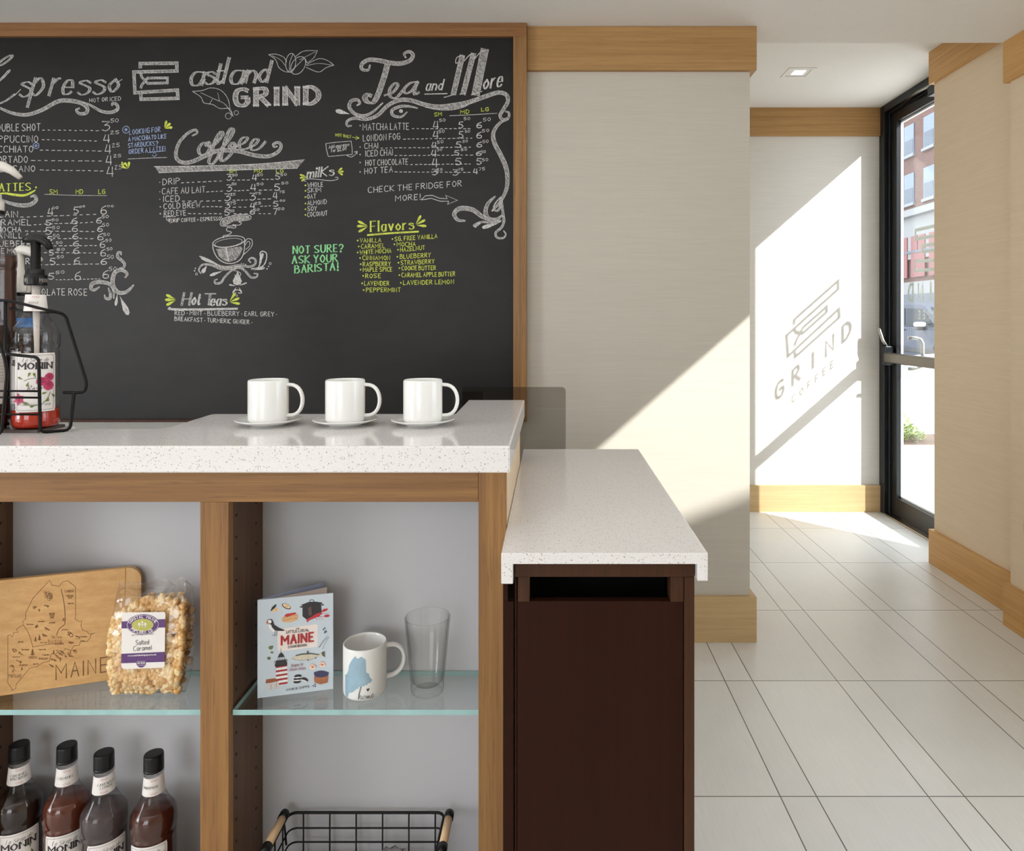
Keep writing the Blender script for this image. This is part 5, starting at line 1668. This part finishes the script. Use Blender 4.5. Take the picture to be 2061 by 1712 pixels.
# ------------------------------------------------------------------ cookbook standing a little open
bkA = Vector((P(519, 1405, 1.3625).x, 1.3625, SH_Z))
bkB = Vector((P(671, 1386, 1.397).x, 1.397, SH_Z))
bkC = Vector((-.4745, 1.4535, SH_Z))
bkh = .1926
cu = (bkB - bkA).normalized(); cn = Vector((cu.y, -cu.x, 0))
bu = (bkC - bkA).normalized(); bn2 = Vector((-bu.y, bu.x, 0))
bw = (bkB - bkA).length
bk = thing('cookbook', tuple(bkA), 'pale blue cookbook of Maine recipes standing slightly open on the glass shelf', 'book')
Z = Vector((0, 0, 1))
th = .0028
blue = plain('pale_blue_cover', C(196, 206, 215), .4, var=.02)
bl2 = plain('blue_grey_back_cover', C(150, 160, 184), .45, var=.02)
MB().prism([bkA, bkB, bkB - cn * th, bkA - cn * th + cu * .001], Z * bkh).build('front_cover', blue, bk, bevel=.0008)
MB().prism([bkA + bu * .003, bkA + bu * bw * .955, bkA + bu * bw * .955 + bn2 * th, bkA + bu * .003 + bn2 * th], Z * bkh).build('back_cover', bl2, bk, bevel=.0008)
mid = (cu * .45 + bu * .55).normalized()
pg = MB()
pa = [bkA + mid * .006 - Vector((0, 0, 0)), bkA + mid * bw * .93 + cn * .004, bkA + mid * bw * .93 - cn * .011, bkA + mid * .006 - cn * .004]
pg.prism([p + Z * .004 for p in pa], Z * (bkh - .008))
pg.build('pages', plain('cream_page_edges', C(226, 208, 196), .8, var=.05, scale=300), bk)
MB().prism([bkA + cu * .0005, bkA - cn * th + cu * .0005, bkA + bu * .004 + bn2 * th, bkA - bu * .0008], Z * bkh).build('spine', blue, bk)
kmap = plane_map(bkA, cn)
kb = lambda p: cr(p, 500, 1160, 200 / 1268)
fc_ = bk.children[0]
LAY = [0]
def art(fills, colr, nm, strokes=(), sw=.7):
    F_ = Flat()
    for p in fills:
        F_.fill(kb(p))
    for p in strokes:
        F_.stroke(kb(p), sw, True)
    LAY[0] += 1
    F_.lay(kmap, .0002 + LAY[0] * .00002, .0000006).build('cover_print', plain(nm, colr, .5, var=.02 if 'panel' in nm else .12, scale=250), fc_)
def ell(x, y, rx, ry, rot=0, n=20):
    c, s = math.cos(rot), math.sin(rot)
    return [(x + rx * math.cos(t) * c - ry * math.sin(t) * s, y + rx * math.cos(t) * s + ry * math.sin(t) * c) for t in [2 * PI * k / n for k in range(n)]]
art([[(368, 690), (375, 670), (870, 605), (885, 620), (885, 880), (870, 895), (400, 955), (372, 935)]], C(232, 220, 214), 'cream_title_panel')
tt, t2 = Flat(), Flat()
def kt_(F_, s, x0, y0, x1, y1, cap, w, **k):
    q = kb([(x0, y0), (x1, y1)])
    F_.text(s, q[0][0], q[0][1], q[1][0], q[1][1], cap=cap * 200 / 1268, w=w, **k)
kt_(tt, 'THE', 608, 668, 650, 664, 14, .5); kt_(tt, 'LITTLE LOCAL', 487, 720, 770, 690, 30, .95); kt_(tt, 'COOKBOOK', 507, 908, 748, 880, 26, .95)
kt_(tt, 'ANNIE B. COPPS', 482, 1452, 775, 1408, 22, .65)
kt_(t2, 'MAINE', 424, 868, 828, 818, 108, 3.7, cal=.85, gap=3.3)
tt.lay(kmap, .0013, .000004, qstep=.000003).build('cover_print', M['ink'], fc_)
red = plain('crimson_title_print', C(168, 34, 42), .5)
t2.lay(kmap, .0013, .000004, qstep=.000003).build('cover_print', red, fc_)
t3 = Flat()
kt_(t3, 'Recipes for', 545, 1150, 698, 1128, 36, .6, slant=.2); kt_(t3, 'Classic Dishes', 520, 1200, 728, 1178, 36, .6, slant=.2)
t3.lay(kmap, .0013, .000004, qstep=.000003).build('cover_print', plain('rose_script_print', C(150, 84, 92), .5), fc_)
LAY[0] = 8
dkc, redc, tan, orange, wht = C(44, 40, 44), C(186, 48, 50), C(214, 172, 122), C(206, 112, 60), C(232, 230, 228)
# pot and lobster
art([[(690, 360), (925, 340), (935, 440), (905, 510), (740, 545), (690, 505)], [(668, 362), (770, 322), (850, 318), (940, 330), (945, 345), (690, 372)], [(655, 380), (690, 375), (690, 395), (660, 395)], [(930, 352), (965, 350), (960, 366), (930, 368)]], dkc, 'pot_print', [[(785, 325), (785, 300), (810, 296), (832, 300), (834, 322)]], 1.1)
art([[(760, 400), (800, 380), (810, 490), (770, 500)]], C(96, 66, 62), 'pot_sheen_print')
art([[(740, 545), (800, 515), (860, 475), (920, 455), (945, 470), (900, 505), (830, 535), (770, 560), (760, 582), (745, 575)], [(930, 445), (960, 410), (1015, 405), (1005, 430), (960, 450)], [(960, 500), (1000, 480), (1040, 490), (1020, 515), (975, 515)]], redc, 'lobster_print', [[(910, 470), (950, 440), (965, 425)], [(905, 500), (940, 510), (970, 508)], [(850, 520), (880, 555)], [(880, 510), (915, 550)], [(905, 500), (950, 545)], [(920, 460), (980, 470), (1030, 460)]], .6)
# mussels, roll, puffin
art([[(280, 440), (300, 390), (340, 355), (362, 355), (345, 390), (310, 430)], ell(485, 378, 62, 30, .45)], dkc, 'shell_print')
art([ell(345, 425, 46, 24, -.45), ell(487, 374, 52, 23, .45)], C(226, 198, 160), 'mussel_flesh_print')
art([ell(350, 422, 22, 11, -.4), ell(492, 376, 22, 11, .45), [(425, 560), (440, 510), (520, 480), (630, 480), (640, 500), (625, 550), (540, 582), (450, 580)]], tan, 'roll_print')
art([[(455, 505), (480, 475), (600, 455), (610, 475), (560, 490), (490, 512)]], redc, 'roll_filling_print', [[(440, 530), (520, 505), (620, 495)], [(440, 560), (530, 540), (620, 525)]], .6)
art([[(240, 560), (260, 540), (300, 540), (320, 575), (330, 610), (390, 650), (470, 682), (440, 692), (360, 690), (330, 680), (300, 640), (290, 610), (255, 600)]], dkc, 'puffin_print', [[(345, 690), (330, 740), (300, 748)], [(370, 690), (355, 742), (330, 755)]], .8)
art([ell(272, 572, 24, 24), [(255, 605), (290, 612), (300, 650), (345, 690), (330, 712), (290, 690), (258, 640)]], wht, 'puffin_breast_print')
art([[(228, 575), (245, 558), (256, 590), (232, 606)]], C(196, 92, 84), 'beak_print')
# greens, tongs, mint
art([ell(285, 905, 28, 24), ell(300, 965, 20, 14), ell(262, 1040, 24, 20), ell(305, 890, 14, 12)], C(98, 118, 76), 'greens_print')
art([ell(958, 672, 10, 12, .5), ell(975, 655, 12, 8), ell(985, 700, 16, 14), ell(972, 715, 10, 8)], C(74, 92, 104), 'herb_print')
art([], C(92, 96, 108), 'tongs_print', [[(895, 905), (950, 820), (1000, 770), (1020, 768), (1015, 790), (970, 860), (945, 925)], [(905, 900), (960, 825), (1005, 785)]], .6)
# lighthouse
art([[(358, 1130), (492, 1115), (508, 1365), (372, 1395), (352, 1300)]], wht, 'lighthouse_print')
art([[(352, 1140 + 55 * k), (492 + 2 * k, 1118 + 55 * k), (494 + 2 * k, 1142 + 55 * k), (350 + 2 * k, 1166 + 55 * k)] for k in range(5)], C(160, 42, 48), 'lighthouse_band_print')
art([[(335, 1140), (350, 1075), (480, 1060), (498, 1110), (490, 1128), (350, 1150)], [(372, 1030), (395, 985), (415, 965), (440, 980), (465, 1022)]], dkc, 'lantern_print', [[(415, 970), (414, 920)], [(375, 1030), (378, 1075)], [(400, 1026), (402, 1072)], [(430, 1024), (432, 1070)], [(460, 1020), (465, 1066)], [(330, 1100), (345, 1075), (480, 1055), (500, 1080)]], .7)
art([[(240, 1360), (390, 1330), (390, 1420), (238, 1440)]], C(206, 200, 198), 'cottage_print')
art([[(218, 1360), (228, 1310), (340, 1295), (385, 1330), (330, 1342), (300, 1350)]], C(150, 84, 52), 'roof_print', [[(290, 1370), (290, 1430)], [(360, 1350), (355, 1425)]], .8)
# fish
art([[(552, 1040), (600, 1000), (680, 980), (800, 975), (900, 990), (935, 965), (975, 945), (978, 1028), (925, 1005), (880, 1020), (790, 1055), (680, 1065), (600, 1058)]], C(206, 196, 176), 'fish_print')
art([[(600, 1000), (680, 978), (800, 972), (900, 988), (900, 998), (800, 988), (680, 996), (610, 1012)], [(740, 975), (755, 938), (778, 972)], [(930, 968), (972, 945), (978, 1026), (945, 1005)], [(748, 1055), (765, 1078), (772, 1052)], [(850, 1035), (858, 1052), (868, 1030)]], C(78, 88, 84), 'fish_back_print', [[(552, 1040), (600, 1058), (680, 1065), (790, 1055), (880, 1020)]], .5)
# scallops, whoopie pies, berries
for x, y in ((818, 1148), (942, 1118)):
    art([ell(x, y, 40, 36)], C(236, 220, 208), 'scallop_print')
    art([ell(x, y + 4, 15, 13)], orange, 'scallop_fan_print', [[(x + 18 * math.cos(a), y + 18 * math.sin(a)), (x + 44 * math.cos(a), y + 42 * math.sin(a))] for a in [PI * k / 6 - PI for k in range(7)]], .7)
art([ell(632, 1266, 48, 20, -.1), ell(625, 1302, 48, 18, -.1), ell(622, 1340, 48, 18, -.1), ell(718, 1312, 46, 26, .35)], dkc, 'whoopie_pie_print')
art([ell(630, 1284, 40, 8, -.1), ell(622, 1322, 42, 8, -.1), ell(712, 1326, 40, 10, .35)], wht, 'pie_filling_print')
art([[(838, 1270), (1022, 1260), (1010, 1350), (920, 1372), (842, 1345)]], C(168, 106, 74), 'berry_box_print', [[(870, 1290), (872, 1350)], [(910, 1295), (912, 1365)], [(955, 1290), (955, 1355)], [(990, 1280), (988, 1348)]], .7)
art([ell(930, 1245, 92, 38, -.05)] + [ell(850 + 20 * k, 1232 - 22 * math.sin(PI * (k + .5) / 9), 16, 15) for k in range(9)] + [ell(828, 1390, 9, 8), ell(850, 1370, 9, 8), ell(852, 1398, 9, 8)], C(62, 62, 92), 'blueberry_print')

# ------------------------------------------------------------------ white mug with a blue map of Maine
mm_ = thing('souvenir_mug', (-.3720, 1.392, SH_Z), 'white souvenir mug printed with a blue map of Maine and the word home', 'mug')
b = Vector(mm_.location)
MB().lathe(mug_profile(.0425, .0985, .0036), b, 64).build('cup', M['ceramic'], mm_)
pts = []
ang = .42
for x, z in arc_handle(.0420, .083, .020, .034):
    pts.append(b + Vector((x * math.cos(ang), x * math.sin(ang), z)))
MB().tube(pts, .0066, 12, up=(-math.sin(ang), math.cos(ang), 0), flat=.65).build('handle', M['ceramic'], mm_)
cup = mm_.children[0]
cm = cyl_map(b.x, b.y, .0425)
mg = lambda p: cr(p, 660, 1200, 320 / 2061)
ME = Flat()
ME.spans(mg([(225, 1010), (245, 1005), (268, 950), (272, 900), (300, 840), (330, 800), (355, 772), (375, 800), (395, 805), (420, 785), (440, 782), (490, 820), (497, 985), (530, 1000), (540, 1040), (575, 1080), (555, 1115), (520, 1125), (510, 1145), (480, 1150), (470, 1165), (440, 1160), (425, 1180), (405, 1165), (395, 1200), (370, 1190), (365, 1215), (345, 1210), (340, 1235), (310, 1240), (295, 1250), (275, 1245), (262, 1290), (240, 1320), (228, 1270), (225, 1150)]), .9, 3)
ME.lay(cm, .0003).build('map_print', plain('blue_map_print', C(146, 174, 190), .3, var=.10, scale=40), cup)
hm = Flat()
sw_ = lambda p, w=.9: hm.stroke(mg(p), w, True, .45)
sw_([(395, 1330), (412, 1250), (435, 1180), (425, 1175), (405, 1240), (398, 1330), (412, 1290), (430, 1285), (428, 1330), (450, 1320)])
sw_([(470, 1285), (452, 1300), (458, 1328), (482, 1315), (480, 1288), (470, 1285), (498, 1290)])
sw_([(500, 1285), (502, 1325), (518, 1285), (522, 1322), (538, 1280), (545, 1318), (560, 1305)])
sw_([(560, 1300), (590, 1270), (582, 1255), (565, 1275), (572, 1308), (605, 1285)])
hm.fill(mg([(516, 1232), (500, 1205), (502, 1192), (514, 1192), (518, 1200), (526, 1186), (538, 1186), (538, 1200)]))
hm.lay(cm, .0005, .000002, qstep=.000002).build('word_print', M['ink'], cup)

# ------------------------------------------------------------------ pint glass
pgx = (-.2465, 1.390, SH_Z)
pg_ = thing('pint_glass', pgx, 'empty clear pint glass beside the souvenir mug', 'glass')
c = Vector(pgx) + Vector((0, 0, .0006))
MB().lathe([(0, .003), (.026, .003), (.029, 0), (.0315, .001), (.0325, .004), (.0328, .018), (.0448, .144), (.0452, .147), (.0445, .1485), (.0432, .1485), (.0426, .147), (.0424, .144), (.0300, .022), (.026, .0172), (0, .0165)], c, 72).build('glass_body', clear('pint_glass_clear', (.99, .99, .985, 1), 1.45, gain=.7, edge=(.42, .42, .41, 1)), pg_)

# ------------------------------------------------------------------ wire basket with wooden handles
wb = thing('wire_basket', (-.381, 1.392, BASE_Z), 'black wire basket with beech handles in the right bay', 'basket')
BX0, BX1, BY0, BY1, RZ = -.546, -.222, 1.336, 1.4535, .281
def rrect(x0, x1, y0, y1, z, r=.016, n=6):
    pts = []
    for cx_, cy_, a0 in ((x1 - r, y1 - r, 0), (x0 + r, y1 - r, 90), (x0 + r, y0 + r, 180), (x1 - r, y0 + r, 270)):
        for k in range(n + 1):
            a = math.radians(a0 + 90 * k / n)
            pts.append(Vector((cx_ + r * math.cos(a), cy_ + r * math.sin(a), z)))
    return pts
MB().tube(rrect(BX0, BX1, BY0, BY1, RZ), .0028, 10, closed=True).build('rim', M['black_wire'], wb)
gw = MB()
for z in (RZ - .0315, RZ - .0605, RZ - .0895, RZ - .118):
    gw.tube(rrect(BX0 + .001, BX1 - .001, BY0 + .001, BY1 - .001, z), .0017, 8, closed=True)
for k in range(6):
    x = P(610.7 + 53.05 * k, 1666, 1.4525).x
    gw.tube([(x, BY1 - .0005, RZ), (x, BY1 - .0015, BASE_Z + .006), (x, BY1 - .006, BASE_Z + .0025), (x, BY0 + .006, BASE_Z + .0025), (x, BY0 + .0015, BASE_Z + .006), (x, BY0 + .0005, RZ)], .0017, 8)
for y in (1.375, 1.415):
    gw.tube([(BX0 + .0005, y, RZ), (BX0 + .0015, y, BASE_Z + .006), (BX0 + .006, y, BASE_Z + .0025), (BX1 - .006, y, BASE_Z + .0025), (BX1 - .0015, y, BASE_Z + .006), (BX1 - .0005, y, RZ)], .0017, 8)
gw.build('wire_grid', M['black_wire'], wb)
for x, in ((-.552,), (-.2105,)):
    hz = .2855
    ha = Vector((x, 1.352, hz)); hb_ = Vector((x, 1.432, hz))
    h_ = MB().tube([ha, hb_], .0082, 20).build('handle', M['rod'], wb)
    MB().tube([hb_ - Vector((0, .004, 0)), hb_ + Vector((0, .012, 0)), hb_ + Vector((0, .0145, -.003))], [.0098, .0098, .0075], 18).build('end_cap', M['black_plastic'], h_)
    MB().tube([ha + Vector((0, .004, 0)), ha - Vector((0, .012, 0)), ha - Vector((0, .0145, .003))], [.0098, .0098, .0075], 18).build('end_cap', M['black_plastic'], h_)
    MB().tube([hb_ + Vector((0, .004, -.006)), hb_ + Vector((.003 if x < -.4 else -.006, .006, -.035)), hb_ + Vector((.005 if x < -.4 else -.010, .006, -.06))], .0022, 8).build('hanger', M['black_wire'], h_)
tb_ = thing('treat_bag', (-.318, 1.395, BASE_Z + .005), 'crinkled clear wrapped treat showing above the bottom edge in the wire basket', 'treat bag')
wr = MB()
random.seed(5)
bm = bmesh.new()
bmesh.ops.create_icosphere(bm, subdivisions=4, radius=1.0)
for q in bm.verts:
    n_ = mnoise.noise(q.co * 3.2) * .16 + mnoise.noise(q.co * 9) * .10
    q.co = q.co * (1 + n_)
vs = [Vector((-.318 + q.co.x * .034, 1.397 + q.co.y * .028, BASE_Z + .055 + q.co.z * .047)) for q in bm.verts]
zmin = min(p.z for p in vs)
vs = [p + Vector((0, 0, BASE_Z + .005 - zmin)) for p in vs]
wr.add(vs, [[w.index for w in fc.verts] for fc in bm.faces], 0, True)
bm.free()
wr.build('wrapper', M['film'], tb_)
sw = MB()
for k in range(14):
    a = 2 * PI * k / 7
    sw.blob((-.318 + .014 * math.cos(a), 1.397 + .011 * math.sin(a), BASE_Z + .020 + .026 * (k // 7) + .008 * (k % 2)), .011, 2, .2)
tag(sw.build('sweets', plain('pink_sweets', C(196, 150, 150), .5), tb_), kind='stuff')

# ================================================================== OUTSIDE THE DOOR
pave = NT('sidewalk_concrete')
pave.principled(pave.ramp(pave.noise(pave.coords((1, 1, 1), True), 3, 5), [(.3, C(196, 192, 186)), (.7, C(212, 209, 204))]), .8, 0, .3)
asph = NT('asphalt')
asph.principled(asph.ramp(asph.noise(asph.coords((1, 1, 1), True), 14, 5), [(.3, C(108, 108, 110)), (.7, C(132, 132, 134))]), .85, 0, .3)
struct(MB().box(2.56, 8.2, -25, 70, -.14, -.02).build('sidewalk', pave.mat))
struct(MB().box(8.2, 22, -25, 90, -.30, -.14).build('road', asph.mat))

# white pavement sign
sg = thing('sandwich_board', (3.75, 7.05, -.02), 'white folding pavement sign standing outside the glass door', 'sign')
wp = plain('white_sign_frame', C(228, 230, 232), .5)
wpf = plain('white_sign_face', C(240, 242, 244), .35)
def sheet(c, w, h, tiltv, name, mat, t=.02, parent=None):
    # leaning board: bottom centre c, facing the door
    fx = Vector((.80, .60, 0)); nrm = Vector((.60, -.80, 0))
    upx = (Vector((0, 0, 1)) + nrm * tiltv).normalized()
    nn = fx.cross(upx)
    return MB().obox(Vector(c) + upx * h / 2, fx * w / 2, nn * t / 2, upx * h / 2).build(name, mat, parent or sg)
c0s = Vector((3.75, 7.05, -.02))
nr = Vector((.60, -.80, 0))
a_ = sheet(c0s + nr * .30, .72, 1.0, -.30, 'front_board', wp)
sheet(c0s + nr * .3165 + Vector((0, 0, .12)) - nr * .036, .58, .76, -.30, 'sign_face', wpf, .012, a_)
sheet(c0s - nr * .30, .72, 1.0, .30, 'rear_board', wp)

# concrete planter with a leafy plant
pl = thing('planter', (3.03, 5.62, -.02), 'low pale concrete planter with a leafy plant outside the door', 'planter')
MB().box(2.62, 3.50, 5.34, 5.90, -.02, .335).build('tub', plain('pale_planter_concrete', C(226, 220, 210), .7), pl, bevel=.01)
MB().box(2.65, 3.47, 5.37, 5.87, .335, .337).build('soil', plain('soil', C(92, 72, 58), .9, var=.3), pl)
random.seed(3)
lv = MB()
for k in range(420):
    a, r = random.uniform(0, 2 * PI), random.uniform(0, 1) ** .6 * .15
    z = .345 + random.uniform(0, .19) * (1 - r / .20)
    c = Vector((2.82 + r * math.cos(a), 5.60 + r * math.sin(a), z))
    d = Vector((math.cos(a), math.sin(a), random.uniform(-.2, 1.0))).normalized()
    s_ = d.cross(Vector((0, 0, 1))).normalized()
    n_ = s_.cross(d)
    L_ = random.uniform(.035, .06)
    lv.add([c, c + d * L_ * .5 + s_ * L_ * .26 + n_ * .004, c + d * L_, c + d * L_ * .5 - s_ * L_ * .26 + n_ * .004], [(0, 1, 2, 3)])
for k in range(16):
    a = random.uniform(0, 2 * PI)
    lv.tube([(2.82 + .02 * math.cos(a), 5.60 + .02 * math.sin(a), .334), (2.82 + .10 * math.cos(a), 5.60 + .10 * math.sin(a), .44)], .003, 5)
lf2 = NT('plant_leaf')
lf2.principled(lf2.ramp(lf2.noise(lf2.coords((1, 1, 1)), 25, 3), [(.35, C(112, 140, 82)), (.65, C(176, 184, 120))]), .5, 0, .3)
tag(lv.build('plant', lf2.mat, pl), 'leafy green plant', kind='stuff')

# parked car
car = thing('parked_car', (10.6, 18.0, -.14), 'grey sport utility car parked across the pavement outside', 'car')
paint = plain('grey_car_paint', C(66, 72, 86), .35, 0, .2, var=.02)
glassd = plain('dark_car_glass', C(38, 44, 52), .12, 0, .12)
trim = plain('black_car_trim', C(26, 27, 30), .4)
XA, XB = 9.70, 11.5
zg = -.14
def yz(pts, x0, x1): return [(x0, y, z) for y, z in pts], (x1 - x0, 0, 0)
lower = [(15.55, .42), (15.55, .92), (15.75, 1.02), (16.9, 1.08), (20.4, 1.10), (20.55, .95), (20.55, .42), (20.15, .34), (19.95, .60), (19.60, .74), (19.25, .60), (19.05, .30), (17.10, .30), (16.90, .60), (16.55, .74), (16.20, .60), (16.0, .34)]
p_, d_ = yz(lower, XA, XB)
MB().prism(p_, d_).build('body', paint, car, bevel=.03)
cabp = [(16.75, 1.08), (17.55, 1.62), (17.75, 1.70), (19.9, 1.72), (20.25, 1.62), (20.50, 1.10)]
p_, d_ = yz(cabp, XA + .10, XB - .10)
MB().prism(p_, d_).build('cabin', paint, car, bevel=.03)
for pts in ([(17.10, 1.14), (17.68, 1.56), (18.42, 1.58), (18.42, 1.12)], [(18.52, 1.12), (18.52, 1.58), (19.30, 1.58), (19.34, 1.12)], [(19.44, 1.14), (19.42, 1.58), (19.95, 1.57), (20.2, 1.16)]):
    p_, d_ = yz(pts, XA + .085, XA + .12)
    MB().prism(p_, d_).build('side_window', glassd, car)
MB().prism([(XA + .2, 16.86, 1.16), (XB - .2, 16.86, 1.16), (XB - .25, 17.50, 1.59), (XA + .25, 17.50, 1.59)], (0, -.02, .02)).build('windscreen', glassd, car)
mr = MB().box(XA - .20, XA + .02, 17.28, 17.50, 1.10, 1.15).box(XA - .22, XA - .02, 17.28, 17.46, 1.0, 1.12).build('mirror_foot', trim, car, bevel=.02)
MB().box(XA - .24, XA - .02, 17.22, 17.48, 1.09, 1.21).build('mirror_cap', plain('silver_mirror_cap', C(222, 224, 228), .3), car, bevel=.04)
MB().box(XA - .02, XA + .01, 15.7, 20.4, .40, .52).build('side_sill', trim, car, bevel=.01)
for y in (16.55, 19.60):
    for x in (XA + .02, XB - .26):
        w_ = MB()
        w_.tube([(x, y, zg + .36), (x + .24, y, zg + .36)], .36, 28)
        wo = w_.build('wheel', trim, car)
        MB().tube([(x - .012, y, zg + .36), (x + .05, y, zg + .36)], .22, 24).build('hubcap', M['steel'], wo)
for y in (18.32, 19.22):
    MB().box(XA - .03, XA + .01, y, y + .16, .98, 1.01).build('door_handle', trim, car, bevel=.008)
MB().box(XA + .02, XA + .4, 15.50, 15.60, .74, .90).build('headlamp', M['alu'], car, bevel=.02)

car.location.y += .72

# brick building across the street
bf = 24.0
bd = thing('brick_building', (27, 42, -.14), 'red brick building with sash windows across the street', 'building')
brk = NT('old_red_brick')
bt2 = brk.n('ShaderNodeTexBrick')
bt2.inputs['Scale'].default_value = 1.0
bt2.inputs['Brick Width'].default_value = .24; bt2.inputs['Row Height'].default_value = .08; bt2.inputs['Mortar Size'].default_value = .012
bt2.inputs['Color1'].default_value = C(96, 66, 62); bt2.inputs['Color2'].default_value = C(112, 80, 74); bt2.inputs['Mortar'].default_value = C(116, 106, 100)
g_ = brk.n('ShaderNodeNewGeometry'); sp_ = brk.n('ShaderNodeSeparateXYZ'); cb_ = brk.n('ShaderNodeCombineXYZ')
brk.l(g_.outputs['Position'], sp_.inputs[0]); brk.l(sp_.outputs[1], cb_.inputs[0]); brk.l(sp_.outputs[2], cb_.inputs[1]); brk.l(cb_.outputs[0], bt2.inputs['Vector'])
brk.principled(bt2.outputs['Color'], .85, 0, .2)
stone = plain('pale_stone', C(138, 138, 138), .7)
pane = plain('window_pane_glass', C(100, 114, 132), .1)
pane_d = plain('lower_pane_glass', C(66, 78, 92), .1)
MB().box(bf, 30, 30, 80, -.14, 22).build('brick_wall', brk.mat, bd)
MB().box(bf - .12, bf, 30, 80, 5.2, 8.0).box(bf - .5, bf, 30, 80, 8.0, 8.45).build('cornice', stone, bd, bevel=.02)
for fz in (8.95, 12.2, 15.5):
    for k in range(9):
        y = 38.6 + k * 2.45
        if not 38 < y < 60:
            continue
        w_ = MB().box(bf - .06, bf + .02, y, y + 1.25, fz, fz + 2.0).build('sash_window', pane, bd)
        MB().box(bf - .075, bf - .06, y + .08, y + 1.17, fz + .08, fz + 1.0).build('lower_sash', pane_d, w_)
        MB().box(bf - .16, bf, y - .1, y + 1.35, fz - .18, fz).build('sill', stone, w_)
redw = plain('red_shop_window', C(118, 46, 46), .4)
shopg = plain('grey_shop_front', C(70, 78, 90), .4)
MB().box(bf - .14, bf, 30, 80, -.14, 2.9).build('shop_front', shopg, bd)
MB().box(bf - .16, bf, 30, 80, 2.9, 3.7).build('fascia', stone, bd)
for k in range(6):
    y = 40.0 + k * 2.2
    MB().box(bf - .17, bf - .11, y, y + 1.7, 4.0, 5.6).build('red_window', redw, bd)
    w_ = MB().box(bf - .17, bf - .11, y, y + .75, 5.75, 6.7).box(bf - .17, bf - .11, y + .92, y + 1.7, 5.75, 6.7).build('transom_window', redw, bd)
    MB().box(bf - .2, bf - .11, y - .2, y + 2.0, 5.6, 5.75).build('window_bar', shopg, bd)

# unseen block added outside; its top edge shades the foot of the back wall
nb = MB()
nb.prism([(6.16 + .78 * s + .63 * q, -2.68 + .63 * s - .78 * q, -.02) for s, q in ((.5, 0), (-6, 0), (-6, 5), (.5, 5))], (0, 0, 5.31))
struct(nb.build('shadow_block', stone))
